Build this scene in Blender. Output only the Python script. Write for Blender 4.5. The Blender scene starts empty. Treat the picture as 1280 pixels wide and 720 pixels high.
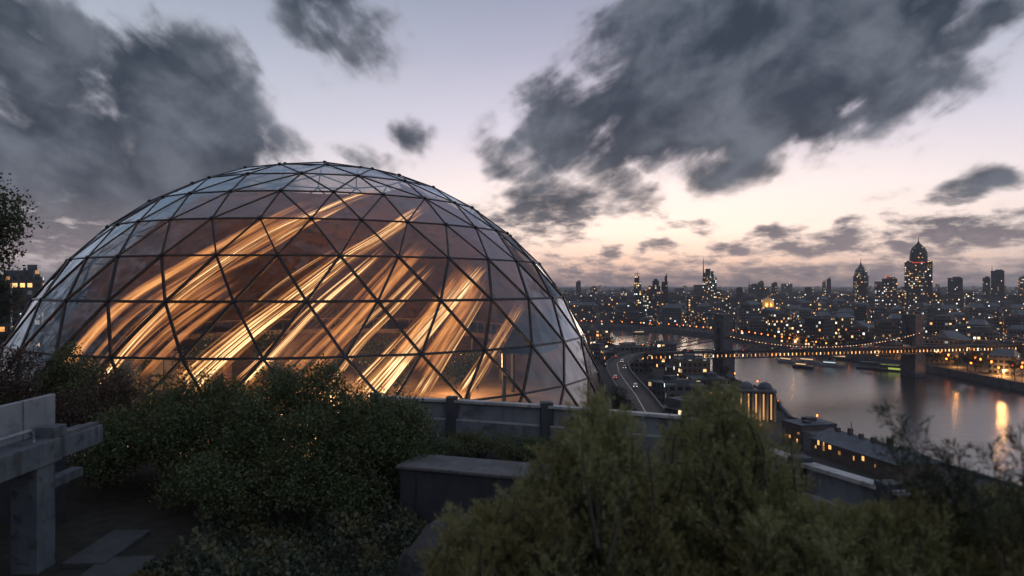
import bpy, bmesh, math, random
import numpy as np
from mathutils import Vector, Matrix
random.seed(7)
RNG = np.random.default_rng(11)
S = bpy.context.scene
C = S.collection
CAMZ = 60.0
F = 900.0                      # focal length in photo pixels (1280 wide)
R_ = math.radians

# ------------------------------------------------------------------ camera
cam = bpy.data.cameras.new('camera')
cam.sensor_width = 36.0
cam.lens = 36.0 * F / 1280.0
cam.shift_y = -3.0 / 1280.0
cam.clip_start = 0.05
cam.clip_end = 80000
cam.dof.use_dof = True
cam.dof.focus_distance = 60.0
cam.dof.aperture_fstop = 1.4
co = bpy.data.objects.new('camera', cam); C.objects.link(co)
co.location = (0, 0, CAMZ); co.rotation_euler = (R_(90), 0, 0)
S.camera = co
S.view_settings.view_transform = 'Standard'
S.view_settings.look = 'None'
S.view_settings.exposure = 0.6
S.view_settings.gamma = 1.0
S.view_settings.use_curve_mapping = False
S.cycles.use_denoising = True
S.cycles.max_bounces = 10
S.cycles.diffuse_bounces = 2
S.cycles.glossy_bounces = 3
S.cycles.transparent_max_bounces = 24
S.cycles.volume_bounces = 0
S.cycles.sample_clamp_indirect = 4.0
S.cycles.caustics_reflective = False
S.cycles.caustics_refractive = False

# ------------------------------------------------------------------ node helper
class NT:
    def __init__(s, tree): s.t = tree; s.l = tree.links
    def n(s, typ, **kw):
        nd = s.t.nodes.new(typ)
        for k, v in kw.items():
            if k.startswith('i_'):
                nd.inputs[k[2:].replace('_', ' ')].default_value = v
            else: setattr(nd, k, v)
        return nd
    def set(s, sock, v):
        if isinstance(v, bpy.types.NodeSocket): s.l.new(v, sock)
        elif v is not None: sock.default_value = v
    def m(s, op, a, b=None, c=None, clamp=False):
        nd = s.t.nodes.new('ShaderNodeMath'); nd.operation = op; nd.use_clamp = clamp
        for i, v in enumerate((a, b, c)):
            if v is not None: s.set(nd.inputs[i], v)
        return nd.outputs[0]
    def vm(s, op, a, b=None):
        nd = s.t.nodes.new('ShaderNodeVectorMath'); nd.operation = op
        s.set(nd.inputs[0], a)
        if b is not None: s.set(nd.inputs[1], b)
        return nd.outputs['Value'] if op in ('LENGTH', 'DOT_PRODUCT') else nd.outputs[0]
    def mr(s, v, a, b, c=0.0, d=1.0, smooth=True):
        nd = s.t.nodes.new('ShaderNodeMapRange')
        nd.interpolation_type = 'SMOOTHSTEP' if smooth else 'LINEAR'
        s.set(nd.inputs[0], v)
        for i, q in enumerate((a, b, c, d)): s.set(nd.inputs[i + 1], q)
        return nd.outputs[0]
    def mix(s, f, a, b, mode='MIX'):
        nd = s.t.nodes.new('ShaderNodeMix'); nd.data_type = 'RGBA'; nd.blend_type = mode
        s.set(nd.inputs[0], f)
        for i, q in ((6, a), (7, b)):
            s.set(nd.inputs[i], q if isinstance(q, bpy.types.NodeSocket) else (*q[:3], 1))
        return nd.outputs[2]
    def noise(s, vec, scale, detail=4, rough=.55, dist=0.0, dim='3D', col=False):
        nd = s.t.nodes.new('ShaderNodeTexNoise'); nd.noise_dimensions = dim
        if vec is not None: s.l.new(vec, nd.inputs['Vector'])
        nd.inputs['Scale'].default_value = scale; nd.inputs['Detail'].default_value = detail
        nd.inputs['Roughness'].default_value = rough; nd.inputs['Distortion'].default_value = dist
        return nd.outputs['Color' if col else 'Fac']
    def ramp(s, v, stops, interp='LINEAR'):
        nd = s.t.nodes.new('ShaderNodeValToRGB'); cr = nd.color_ramp; cr.interpolation = interp
        while len(cr.elements) < len(stops): cr.elements.new(0.5)
        for e, (p, c) in zip(cr.elements, stops):
            e.position = p; e.color = (*c, 1)
        s.l.new(v, nd.inputs[0]); return nd.outputs[0]
    def xyz(s, x, y, z):
        nd = s.t.nodes.new('ShaderNodeCombineXYZ')
        for i, v in enumerate((x, y, z)): s.set(nd.inputs[i], v)
        return nd.outputs[0]
    def sep(s, v):
        nd = s.t.nodes.new('ShaderNodeSeparateXYZ'); s.l.new(v, nd.inputs[0]); return nd.outputs

def lin(r, g, b):
    f = lambda c: (c / 255 / 12.92) if c / 255 <= .04045 else ((c / 255 + .055) / 1.055) ** 2.4
    return (f(r), f(g), f(b))

# ------------------------------------------------------------------ sky
W = bpy.data.worlds.new('World'); S.world = W; W.use_nodes = True
W.cycles.sampling_method = 'MANUAL'; W.cycles.sample_map_resolution = 512
def build_world():
    t = NT(W.node_tree); W.node_tree.nodes.clear()
    out = t.n('ShaderNodeOutputWorld'); bg = t.n('ShaderNodeBackground')
    t.l.new(bg.outputs[0], out.inputs[0])
    tc = t.n('ShaderNodeTexCoord'); d = t.vm('NORMALIZE', tc.outputs['Generated'])
    x, y, z = t.sep(d)
    az = t.m('MULTIPLY', t.m('ARCTAN2', x, y), 57.29578)
    el = t.m('MULTIPLY', t.m('ARCSINE', z), 57.29578)
    # ---- clear sky: warm band low towards the set sun, lavender above, slate blue overhead
    e01 = t.mr(el, 0.0, 60.0, smooth=False)
    warm = t.ramp(e01, [(0.0, lin(196, 160, 146)), (.03, lin(234, 198, 176)), (.07, lin(248, 222, 206)),
                        (.125, lin(230, 213, 208)), (.20, lin(192, 185, 198)), (.30, lin(154, 153, 172)),
                        (.40, lin(122, 128, 148)), (1.0, lin(118, 128, 146))])
    cool = t.ramp(e01, [(0.0, lin(150, 140, 144)), (.05, lin(186, 174, 174)), (.12, lin(190, 186, 194)),
                        (.25, lin(160, 166, 178)), (.40, lin(120, 134, 150)), (1.0, lin(116, 128, 146))])
    daz = t.m('DIVIDE', t.m('SUBTRACT', az, 11.0), 30.0)
    g = t.m('POWER', 2.71828, t.m('MULTIPLY', t.m('MULTIPLY', daz, daz), -1.0))
    sky = t.mix(g, cool, warm)
    back = t.mr(t.m('ABSOLUTE', t.m('SUBTRACT', az, 11.0)), 75, 150)
    sky = t.mix(back, sky, lin(150, 154, 170))
    ns = t.n('ShaderNodeTexSky'); ns.sky_type = 'NISHITA'; ns.sun_disc = False
    ns.sun_elevation = R_(1.0); ns.sun_rotation = R_(11.0); ns.altitude = 60
    sc = t.vm('SCALE', ns.outputs[0]); sc.node.inputs['Scale'].default_value = 0.004
    sky = t.mix(1.0, sky, sc, 'ADD')
    # ---- clouds, laid out in azimuth / elevation
    P = t.xyz(az, el, 0.0)
    zz = t.m('ADD', t.m('MAXIMUM', z, 0.0), .10)
    pl = t.xyz(t.m('DIVIDE', x, zz), t.m('DIVIDE', y, zz), 0.0)
    warp = t.noise(P, .16, 3, .6, col=True)
    wv = t.vm('SUBTRACT', warp, (.5, .5, .5))
    wsc = t.vm('MULTIPLY', wv, (7, 4.2, 0))
    Pw = t.vm('ADD', P, wsc)
    blobs = [  # x, y, rx, ry, tilt, strength (photo pixels -> degrees)
        (945, 80, 255, 112, 8, 1.32), (990, 10, 255, 85, 5, 1.2), (1150, 35, 110, 45, 30, .62), (870, 150, 140, 52, -5, 1.1),
        (710, 150, 85, 75, 30, .92), (640, 200, 75, 36, -25, .86), (690, 255, 74, 38, 0, 1.0), (770, 235, 66, 38, -10, .86), (740, 200, 60, 50, 0, .8),
        (928, 212, 88, 34, 4, .88), (225, 125, 140, 85, -28, 1.2), (35, 60, 125, 95, -25, 1.05), (150, 205, 260, 80, -12, 1.15),
        (60, 265, 250, 75, -4, .95), (420, 20, 120, 62, -25, .84), (362, 178, 60, 32, -30, .85), (514, 166, 34, 38, -20, .78),
        (1212, 234, 78, 21, 10, .84), (1105, 250, 44, 12, 14, .6), (1030, 302, 88, 22, 3, .8), (1215, 290, 120, 30, 0, .86),
        (858, 280, 44, 9, 0, .66), (822, 311, 26, 11, 0, .85), (765, 316, 24, 10, 0, .8), (905, 303, 34, 12, 0, .85), (965, 292, 40, 12, 0, .8), (1130, 312, 60, 14, 0, .85), (1050, 285, 30, 9, 0, .8), (735, 322, 70, 13, 0, .62), (630, 285, 50, 40, -30, .7),
        (900, 325, 90, 14, 0, .6), (1090, 335, 200, 20, 0, .66), (80, 310, 160, 30, 0, .7), (465, 198, 44, 20, -25, .7),
    ]
    acc = None
    for (bx, by, rx, ry, tl, st) in blobs:
        a = math.atan((bx - 640) / F); k = math.cos(a)
        e = math.degrees(math.atan((357 - by) / F * k)); a = math.degrees(a)
        mp = t.n('ShaderNodeMapping', vector_type='TEXTURE'); t.l.new(Pw, mp.inputs[0])
        mp.inputs['Location'].default_value = (a, e, 0)
        mp.inputs['Rotation'].default_value = (0, 0, R_(tl))
        mp.inputs['Scale'].default_value = (rx * .0637 * k * k * 1.15, ry * .0637 * k * 1.15, 1)
        ln = t.vm('LENGTH', mp.outputs[0])
        v = t.mr(ln, 1.6, 0.25, 0.0, st)
        acc = v if acc is None else t.m('MAXIMUM', acc, v)
    # the low bank all along the horizon, and an even cover overhead and behind
    bank = t.mr(el, 4.4, 0.6, 0.0, .68)
    acc = t.m('MAXIMUM', acc, bank)
    acc = t.m('MAXIMUM', acc, t.mr(az, -37, -62, 0, .8))  # heavy cloud added left of the view, darkens the dome's left panes
    over = t.m('MAXIMUM', t.mr(el, 26, 48, 0, .45), t.mr(t.m('ABSOLUTE', t.m('SUBTRACT', az, 0.0)), 45, 85, 0, .45))
    acc = t.m('MAXIMUM', acc, over)
    def streak(deg, sc):
        a = t.n('ShaderNodeMapping', vector_type='POINT'); t.l.new(P, a.inputs[0]); a.inputs['Rotation'].default_value = (0, 0, R_(-deg))
        b = t.n('ShaderNodeMapping', vector_type='POINT'); t.l.new(a.outputs[0], b.inputs[0]); b.inputs['Scale'].default_value = (.55, 1.15, 1)
        return t.noise(b.outputs[0], sc, 8, .53, .25)
    sm = t.n('ShaderNodeMix'); t.l.new(t.mr(az, -16, 2), sm.inputs[0]); t.l.new(streak(-34, .30), sm.inputs[2]); t.l.new(streak(30, .30), sm.inputs[3])
    n1 = sm.outputs[0]
    n2 = t.noise(pl, 1.6, 8, .60, .2)
    low = t.mr(el, 9, 3)
    npl = t.n('ShaderNodeMapping', vector_type='POINT'); t.l.new(P, npl.inputs[0]); npl.inputs['Scale'].default_value = (.75, 2.1, 1)
    n3 = t.noise(npl.outputs[0], .62, 8, .62, .1)
    nb = t.m('ADD', t.m('MULTIPLY', n1, .7), t.m('MULTIPLY', n2, .3))
    dx, dy = t.m('SUBTRACT', az, 13.0), t.m('SUBTRACT', el, 0.5)
    th = t.m('ARCTAN2', dx, dy); rr = t.m('SQRT', t.m('ADD', t.m('MULTIPLY', dx, dx), t.m('MULTIPLY', dy, dy)))
    n4 = t.noise(t.xyz(t.m('MULTIPLY', th, 4.2), t.m('MULTIPLY', rr, .16), 2.0), 1.0, 6, .62, 1.1)
    n5 = t.noise(P, .42, 7, .58, .3)
    nb = t.m('ADD', t.m('ADD', t.m('MULTIPLY', n1, .74), t.m('MULTIPLY', n4, .06)), t.m('MULTIPLY', n5, .20))
    nn = t.n('ShaderNodeMix'); t.l.new(low, nn.inputs[0]); t.l.new(nb, nn.inputs[2]); t.l.new(n3, nn.inputs[3])
    nf = nn.outputs[0]
    dens = t.m('ADD', acc, t.m('MULTIPLY', t.m('SUBTRACT', nf, .5), 1.95))
    soft = t.mr(el, 3, 12, .18, .46, smooth=False)
    alpha = t.mr(dens, .33, t.m('ADD', soft, .33))
    thick = t.mr(dens, .40, .95)
    shade = t.noise(P, .13, 5, .6, .3)
    # cloud shade: thin parts pass the sky, cores are slate, undersides towards the glow keep mauve
    rim = t.mix(.22, sky, lin(160, 154, 158))
    core_hi = t.mix(t.mr(t.m('ADD', t.m('MULTIPLY', shade, .6), t.m('MULTIPLY', n1, .4)), .40, .66), lin(34, 44, 56), lin(88, 94, 104))
    core_lo = t.mix(t.mr(nf, .3, .75), lin(82, 80, 88), lin(132, 119, 122))
    core = t.mix(t.mr(el, 7.5, 1.5), core_hi, core_lo)
    cl = t.mix(thick, rim, core)
    fin = t.mix(t.m('MULTIPLY', alpha, .96), sky, cl)
    fin = t.mix(t.mr(el, 0.05, -1.0), fin, lin(40, 40, 48))
    t.l.new(fin, bg.inputs[0]); bg.inputs[1].default_value = 1.0
build_world()
sl = bpy.data.lights.new('sun', 'SUN'); sl.energy = 0.12; sl.angle = R_(12); sl.color = (1.0, .72, .5)
so = bpy.data.objects.new('sun', sl); C.objects.link(so); so.rotation_euler = (R_(88), 0, R_(180 - 11))

# ------------------------------------------------------------------ helpers
def at(px, py, D):
    """the place in the world at depth D that lies along a photo direction (used to survey positions once)"""
    return Vector(((px - 640) / F * D, D, CAMZ + (357 - py) / F * D))
def tag(o, label=None, cat=None, group=None, kind=None):
    for k, v in (('label', label), ('category', cat), ('group', group), ('kind', kind)):
        if v: o[k] = v
    return o
def empty(name, loc, rz=0.0):
    o = bpy.data.objects.new(name, None); C.objects.link(o); o.location = loc; o.rotation_euler = (0, 0, rz)
    o.empty_display_size = .5
    return o
def link(name, me, mat, parent=None):
    o = bpy.data.objects.new(name, me); C.objects.link(o)
    if mat is not None and len(me.materials) == 0:
        for q in (mat if isinstance(mat, (list, tuple)) else [mat]): me.materials.append(q)
    if parent is not None: o.parent = parent
    return o
def dup(o, loc=None, rz=None, parent=None, scale=None):
    c = o.copy(); C.objects.link(c); c.parent = parent
    if loc is not None: c.location = loc
    if rz is not None: c.rotation_euler = (0, 0, rz)
    if scale is not None: c.scale = scale
    for ch in list(o.children): dup(ch, parent=c)
    return c

class MB:
    """collects polygons with metre UVs; build() links them as one object"""
    def __init__(s): s.v = []; s.f = []; s.uv = []; s.mi = []
    def face(s, pts, uv=None, mi=0):
        i = len(s.v); s.v += [tuple(p) for p in pts]; s.f.append(tuple(range(i, i + len(pts))))
        s.uv.append(uv or [(0.0, 0.0)] * len(pts)); s.mi.append(mi)
    def prism(s, poly, z0, z1, u0=0.0, roof=1, bottom=False, top_poly=None, wall=0):
        """poly counter-clockwise"""
        tp = top_poly or poly; n = len(poly); u = u0
        for i in range(n):
            a, b = poly[i], poly[(i + 1) % n]; c, d = tp[(i + 1) % n], tp[i]
            L = math.hypot(b[0] - a[0], b[1] - a[1]); 
            s.face([(a[0], a[1], z0), (b[0], b[1], z0), (c[0], c[1], z1), (d[0], d[1], z1)],
                   [(u, z0), (u + L, z0), (u + L, z1), (u, z1)], wall)
            u += L + 1.7
        s.face([(p[0], p[1], z1) for p in tp], None, roof)
        if bottom: s.face([(p[0], p[1], z0) for p in reversed(poly)], None, roof)
    def box(s, cx, cy, z0, z1, sx, sy, rz=0.0, u0=0.0, roof=1, bottom=False, wall=0):
        c, n = math.cos(rz), math.sin(rz)
        P = [(cx + a * sx / 2 * c - b * sy / 2 * n, cy + a * sx / 2 * n + b * sy / 2 * c) for a, b in ((-1, -1), (1, -1), (1, 1), (-1, 1))]
        s.prism(P, z0, z1, u0, roof, bottom, wall=wall)
    def lathe(s, cx, cy, prof, n=16, cap=True, roof_from=None, mi=0):
        u = 0
        for (r0, z0), (r1, z1) in zip(prof, prof[1:]):
            for i in range(n):
                a, b = 2 * math.pi * i / n, 2 * math.pi * (i + 1) / n
                L = max(r0, r1) * 2 * math.pi / n
                q = mi if roof_from is None or z0 < roof_from else 1
                s.face([(cx + r0 * math.cos(a), cy + r0 * math.sin(a), z0), (cx + r0 * math.cos(b), cy + r0 * math.sin(b), z0),
                        (cx + r1 * math.cos(b), cy + r1 * math.sin(b), z1), (cx + r1 * math.cos(a), cy + r1 * math.sin(a), z1)],
                       [(i * L, z0), (i * L + L, z0), (i * L + L, z1), (i * L, z1)], q)
        if cap and prof[-1][0] > .01:
            r, z = prof[-1]; s.face([(cx + r * math.cos(2 * math.pi * i / n), cy + r * math.sin(2 * math.pi * i / n), z) for i in range(n)], None, 1)
    def bar(s, a, b, w, h=None, up=(0, 0, 1), mi=0):
        a, b = Vector(a), Vector(b); h = h or w; d = (b - a)
        if d.length < 1e-6: return
        d.normalize(); u = Vector(up)
        if abs(d.dot(u)) > .98: u = Vector((1, 0, 0))
        x = d.cross(u).normalized(); y = x.cross(d).normalized()
        k = [(-1, -1), (1, -1), (1, 1), (-1, 1)]
        A = [a + x * i * w / 2 + y * j * h / 2 for i, j in k]; B = [b + x * i * w / 2 + y * j * h / 2 for i, j in k]
        for i in range(4):
            j = (i + 1) % 4; s.face([A[i], A[j], B[j], B[i]], None, mi)
        s.face(A[::-1], None, mi); s.face(B, None, mi)
    def tube(s, pts, rad, n=6, mi=0):
        pts = [Vector(p) for p in pts]; rings = []
        rad = rad if isinstance(rad, (list, tuple)) else [rad] * len(pts)
        for i, p in enumerate(pts):
            d = (pts[min(i + 1, len(pts) - 1)] - pts[max(i - 1, 0)]).normalized()
            u = Vector((0, 0, 1)) if abs(d.z) < .95 else Vector((1, 0, 0))
            x = d.cross(u).normalized(); y = x.cross(d)
            rings.append([p + (x * math.cos(2 * math.pi * k / n) + y * math.sin(2 * math.pi * k / n)) * rad[i] for k in range(n)])
        for A, B in zip(rings, rings[1:]):
            for k in range(n): s.face([A[k], A[(k + 1) % n], B[(k + 1) % n], B[k]], None, mi)
        s.face(rings[0][::-1], None, mi); s.face(rings[-1], None, mi)
    def mesh(s, name, weld=False):
        me = bpy.data.meshes.new(name); me.from_pydata(s.v, [], s.f)
        ul = me.uv_layers.new(name='UVMap'); flat = [c for f in s.uv for p in f for c in p]
        ul.data.foreach_set('uv', flat); me.polygons.foreach_set('material_index', s.mi)
        if weld:
            bm = bmesh.new(); bm.from_mesh(me); bmesh.ops.remove_doubles(bm, verts=bm.verts, dist=1e-4); bm.to_mesh(me); bm.free()
        me.update(); return me
    def build(s, name, mat, parent=None, bevel=0.0):
        o = link(name, s.mesh(name, weld=bevel > 0), mat, parent)
        if bevel > 0:
            b = o.modifiers.new('bevel', 'BEVEL'); b.width = bevel; b.segments = 2; b.limit_method = 'ANGLE'
        return o

def quads_mesh(name, V):
    """V: (n,4,3) array of leaf quads"""
    V = np.ascontiguousarray(V, np.float32); n = len(V)
    me = bpy.data.meshes.new(name)
    me.vertices.add(n * 4); me.vertices.foreach_set('co', V.reshape(-1))
    me.loops.add(n * 4); me.loops.foreach_set('vertex_index', np.arange(n * 4, dtype=np.int32))
    me.polygons.add(n); me.polygons.foreach_set('loop_start', np.arange(0, n * 4, 4, dtype=np.int32))
    me.update(calc_edges=True); me.validate(); return me
def unit(a): return a / np.maximum(np.linalg.norm(a, axis=-1, keepdims=True), 1e-9)
def leaf_quads(P, size, aspect=.5, up=.25, rng=RNG, dirs=None):
    """diamond leaves at points P"""
    n = len(P); d = unit(rng.normal(size=(n, 3)) + np.array([0, 0, up])) if dirs is None else dirs
    s = unit(np.cross(d, rng.normal(size=(n, 3))))
    L = (size * rng.uniform(.6, 1.35, n))[:, None]
    nn = unit(np.cross(d, s)) * L * .12
    return np.stack([P, P + d * L * .5 + s * L * aspect * .5 + nn, P + d * L, P + d * L * .5 - s * L * aspect * .5 + nn], 1)
def clump_points(lumps, per, rng=RNG, inner=.55):
    """points through uneven lumps (x,y,z,r): denser near their skins, with gaps"""
    out = []
    for (x, y, z, r, *sq) in lumps:
        k = int(per * r * r) + 4
        d = unit(rng.normal(size=(k, 3)))
        rad = r * (1 - (1 - inner) * rng.random(k) ** 1.6)
        rad *= 1 + .22 * np.sin(d[:, 0] * 5 + x * 3) * np.sin(d[:, 1] * 6 + y) + .12 * rng.normal(size=k)
        p = d * rad[:, None]; p[:, 2] *= sq[0] if sq else .85
        out.append(p + np.array([x, y, z]))
    return np.concatenate(out)
def lumps_in(cx, cy, cz, rx, ry, rz, n, r0, r1, rng=random):
    L = []
    for _ in range(n):
        while True:
            a, b, c = rng.uniform(-1, 1), rng.uniform(-1, 1), rng.uniform(-1, 1)
            q = a * a + b * b + c * c
            if .12 < q < 1: break
        L.append((cx + a * rx, cy + b * ry, cz + c * rz, rng.uniform(r0, r1)))
    return L

# ------------------------------------------------------------------ materials
def mat(name, col=(.2, .2, .2), rough=.7, metal=0.0, build=None):
    m = bpy.data.materials.new(name); m.use_nodes = True
    b = m.node_tree.nodes['Principled BSDF']
    b.inputs['Base Color'].default_value = (*col, 1); b.inputs['Roughness'].default_value = rough
    b.inputs['Metallic'].default_value = metal
    if build: build(NT(m.node_tree), b)
    return m
def noisy(c0, c1, scale, bump=.0, detail=6, coord='Object', rough=None, c2=None, s2=None, streak=0):
    def f(t, b):
        tc = t.n('ShaderNodeTexCoord'); v = tc.outputs[coord]
        n = t.noise(v, scale, detail, .62)
        c = t.mix(t.mr(n, .3, .7), c0, c1)
        if streak:
            mp = t.n('ShaderNodeMapping'); t.l.new(v, mp.inputs[0]); mp.inputs['Scale'].default_value = (1, 1, .09)
            c = t.mix(t.mr(t.noise(mp.outputs[0], 5.0, 6, .7), .50, .72, 0, streak), c, (c0[0] * .35, c0[1] * .35, c0[2] * .33))
        if c2 is not None:
            c = t.mix(t.mr(t.noise(v, s2 or scale * 5, 4), .52, .68), c, c2)
        t.l.new(c, b.inputs['Base Color'])
        if rough: t.l.new(t.mr(n, .3, .7, rough[0], rough[1]), b.inputs['Roughness'])
        if bump:
            bp = t.n('ShaderNodeBump'); bp.inputs['Strength'].default_value = bump; bp.inputs['Distance'].default_value = .05
            t.l.new(t.noise(v, scale * 6, 6, .65), bp.inputs['Height']); t.l.new(bp.outputs[0], b.inputs['Normal'])
    return f
def leafy(c0, c1, c2=None, scale=1.3):
    def f(t, b):
        g = t.n('ShaderNodeNewGeometry')
        r = g.outputs['Random Per Island']
        c = t.mix(r, c0, c1)
        n = t.noise(g.outputs['Position'], scale, 3)
        if c2 is not None: c = t.mix(t.mr(n, .46, .66), c, c2)
        t.l.new(c, b.inputs['Base Color']); b.inputs['Roughness'].default_value = .5
        b.inputs['Specular IOR Level'].default_value = .35
        tr = t.n('ShaderNodeBsdfTranslucent'); t.l.new(c, tr.inputs[0])
        mx = t.n('ShaderNodeMixShader'); mx.inputs[0].default_value = .28
        out = t.t.nodes['Material Output']
        t.l.new(b.outputs[0], mx.inputs[1]); t.l.new(tr.outputs[0], mx.inputs[2]); t.l.new(mx.outputs[0], out.inputs[0])
    return f
def glow(name, col, strength, sample=False):
    m = bpy.data.materials.new(name); m.use_nodes = True; t = NT(m.node_tree); m.node_tree.nodes.clear()
    o = t.n('ShaderNodeOutputMaterial'); e = t.n('ShaderNodeEmission'); e.inputs[0].default_value = (*col, 1); e.inputs[1].default_value = strength
    t.l.new(e.outputs[0], o.inputs[0])
    m.cycles.emission_sampling = 'AUTO' if sample else 'NONE'
    return m
def windowed(name, c0, c1, lit=.22, strength=4.0, cell=(3.0, 3.4), cool=.2, win=(.18, .82, .25, .8), glassy=.25):
    """facade with a grid of windows in metre UVs, some of them lit from inside"""
    def f(t, b):
        uv = t.n('ShaderNodeUVMap').outputs[0]; u, v, _ = t.sep(uv)
        oi = t.n('ShaderNodeObjectInfo'); rnd = oi.outputs['Random']
        cu, cv = t.m('DIVIDE', u, cell[0]), t.m('DIVIDE', v, cell[1])
        iu, iv = t.m('FLOOR', cu), t.m('FLOOR', cv); fu, fv = t.m('FRACT', cu), t.m('FRACT', cv)
        def wn(k):
            w = t.n('ShaderNodeTexWhiteNoise', noise_dimensions='3D')
            t.l.new(t.xyz(t.m('ADD', iu, k), iv, t.m('MULTIPLY', rnd, 97.3)), w.inputs['Vector']); return w.outputs['Value']
        mask = t.m('MULTIPLY', t.m('MULTIPLY', t.m('GREATER_THAN', fu, win[0]), t.m('LESS_THAN', fu, win[1])),
                   t.m('MULTIPLY', t.m('GREATER_THAN', fv, win[2]), t.m('LESS_THAN', fv, win[3])))
        fl = t.n('ShaderNodeTexWhiteNoise', noise_dimensions='2D'); t.l.new(t.xyz(iv, t.m('MULTIPLY', rnd, 31.7), 0.0), fl.inputs['Vector'])
        frac = t.m('MULTIPLY', t.m('ADD', t.m('MULTIPLY', fl.outputs['Value'], .9), .35), lit)
        on = t.m('MULTIPLY', mask, t.m('LESS_THAN', wn(0.0), frac))
        wc = t.ramp(wn(13.7), [(0, (1.0, .42, .12)), (.45, (1.0, .58, .24)), (.8 - cool * .5, (1.0, .78, .50)), (1.0 - cool * .3, (.75, .92, .95))])
        st = t.m('MULTIPLY', on, t.m('MULTIPLY', t.m('POWER', wn(41.1), 2.2), strength * 2.2))
        base = t.mix(rnd, c0, c1)
        base = t.mix(t.mr(t.noise(t.n('ShaderNodeNewGeometry').outputs['Position'], .11, 4), .35, .7, 0, .5), base, (c0[0] * .5, c0[1] * .5, c0[2] * .55))
        base = t.mix(mask, base, (.012, .015, .02))
        t.l.new(base, b.inputs['Base Color'])
        t.l.new(t.m('SUBTRACT', .75, t.m('MULTIPLY', mask, .75 - glassy)), b.inputs['Roughness'])
        t.l.new(wc, b.inputs['Emission Color']); t.l.new(st, b.inputs['Emission Strength'])
    m = mat(name, build=f); m.cycles.emission_sampling = 'NONE'; return m

M = {}
M['ground'] = mat('city_ground', rough=.9, build=noisy((.012, .014, .015), (.032, .032, .034), .02, c2=(.012, .018, .011), s2=.05))
M['hill'] = mat('hill_soil', rough=.95, build=noisy((.010, .014, .008), (.028, .032, .018), .15, .5))
M['road'] = mat('asphalt', rough=.85, build=noisy((.016, .017, .02), (.034, .034, .038), .25, .15))
M['concrete'] = mat('concrete', rough=.75, build=noisy((.12, .133, .155), (.195, .21, .235), 1.3, .18, c2=(.10, .105, .115), s2=4.0, streak=.8))
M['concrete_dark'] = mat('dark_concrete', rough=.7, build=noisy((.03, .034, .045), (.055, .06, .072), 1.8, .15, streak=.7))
M['coping'] = mat('stone_coping', rough=.8, build=noisy((.075, .073, .078), (.14, .134, .136), 2.6, .25, c2=(.08, .08, .08), s2=9))
M['concrete_balcony'] = mat('weathered_concrete', rough=.8, build=noisy((.075, .088, .105), (.13, .145, .165), 1.6, .3, c2=(.05, .055, .06), s2=5, streak=.9))
M['coping_light'] = mat('pale_coping', rough=.6, build=noisy((.34, .34, .35), (.48, .47, .47), 2.2, .1, c2=(.25, .25, .25), s2=7))
M['panel'] = mat('painted_panel', rough=.45, build=noisy((.17, .19, .22), (.24, .26, .28), .9, .04, c2=(.13, .135, .15), s2=3, streak=.6))
M['paving'] = mat('paving', rough=.85, build=noisy((.03, .032, .038), (.065, .066, .074), 1.1, .25, c2=(.06, .06, .06), s2=5))
M['rock'] = mat('boulder_stone', rough=.9, build=noisy((.03, .03, .034), (.12, .117, .122), 4.2, .8, c2=(.06, .06, .05), s2=8))
M['soil'] = mat('soil', rough=1, build=noisy((.012, .011, .009), (.035, .03, .022), 4, .5))
M['bark'] = mat('bark', rough=.9, build=noisy((.03, .024, .018), (.08, .065, .05), 5, .5))
M['stone_pylon'] = mat('pylon_stone', rough=.85, build=noisy((.06, .06, .075), (.13, .13, .15), .25, .3, c2=(.04, .04, .05), s2=.9, streak=.6))
M['steel'] = mat('dark_steel', rough=.45, metal=.7, build=noisy((.02, .024, .034), (.05, .055, .07), .8))
M['roof'] = mat('roof_felt', rough=.8, build=noisy((.05, .056, .068), (.13, .135, .15), .12, c2=(.03, .03, .035), s2=.5))
M['slate'] = mat('slate_roof', rough=.55, build=noisy((.05, .06, .075), (.10, .115, .135), .3, .3, c2=(.04, .05, .06), s2=1.5))
M['brick'] = mat('brick', rough=.85, build=noisy((.07, .05, .045), (.13, .095, .08), .4, .2))
M['leaf_hedge'] = mat('hedge_leaf', build=leafy((.036, .055, .024), (.14, .175, .075), (.085, .095, .04)))
M['leaf_light'] = mat('light_leaf', build=leafy((.05, .068, .028), (.13, .15, .06), (.085, .085, .03)))
M['leaf_red'] = mat('reddish_leaf', build=leafy((.04, .028, .022), (.10, .062, .045), (.06, .06, .03)))
M['leaf_ivy'] = mat('ivy_leaf', build=leafy((.03, .045, .032), (.12, .135, .085), (.15, .13, .06), 1.9))
M['leaf_feather'] = mat('feathery_leaf', build=leafy((.155, .168, .07), (.36, .355, .16), (.24, .215, .09), 1.4))
M['leaf_dark'] = mat('dark_leaf', build=leafy((.03, .042, .024), (.08, .09, .05), None))
M['leaf_city'] = mat('city_leaf', build=leafy((.012, .018, .012), (.035, .042, .022), None, .1))
M['warm'] = glow('warm_lamp', (1.0, .50, .17), 1.5)
M['orange'] = glow('orange_lamp', (1.0, .33, .07), 1.7)
M['dimlamp'] = glow('dim_lamp', (1.0, .42, .13), .4)
M['sodium'] = glow('sodium_lamp', (1.0, .19, .028), 4.5)
M['white'] = glow('white_lamp', (1.0, .80, .52), 1.5)
M['cyan'] = glow('cool_lamp', (.5, .9, .9), .9)
M['green'] = glow('green_lamp', (.7, .9, .15), .9)
M['purple'] = glow('purple_lamp', (.18, .10, .9), .5)
M['red'] = glow('red_lamp', (1.0, .10, .05), .45)
M['tower'] = windowed('tower_facade', (.035, .04, .055), (.06, .062, .075), .36, .75, (3.0, 3.6))
M['tower_dim'] = windowed('dim_tower_facade', (.03, .034, .046), (.045, .05, .062), .08, .5, (3.0, 3.6))
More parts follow.
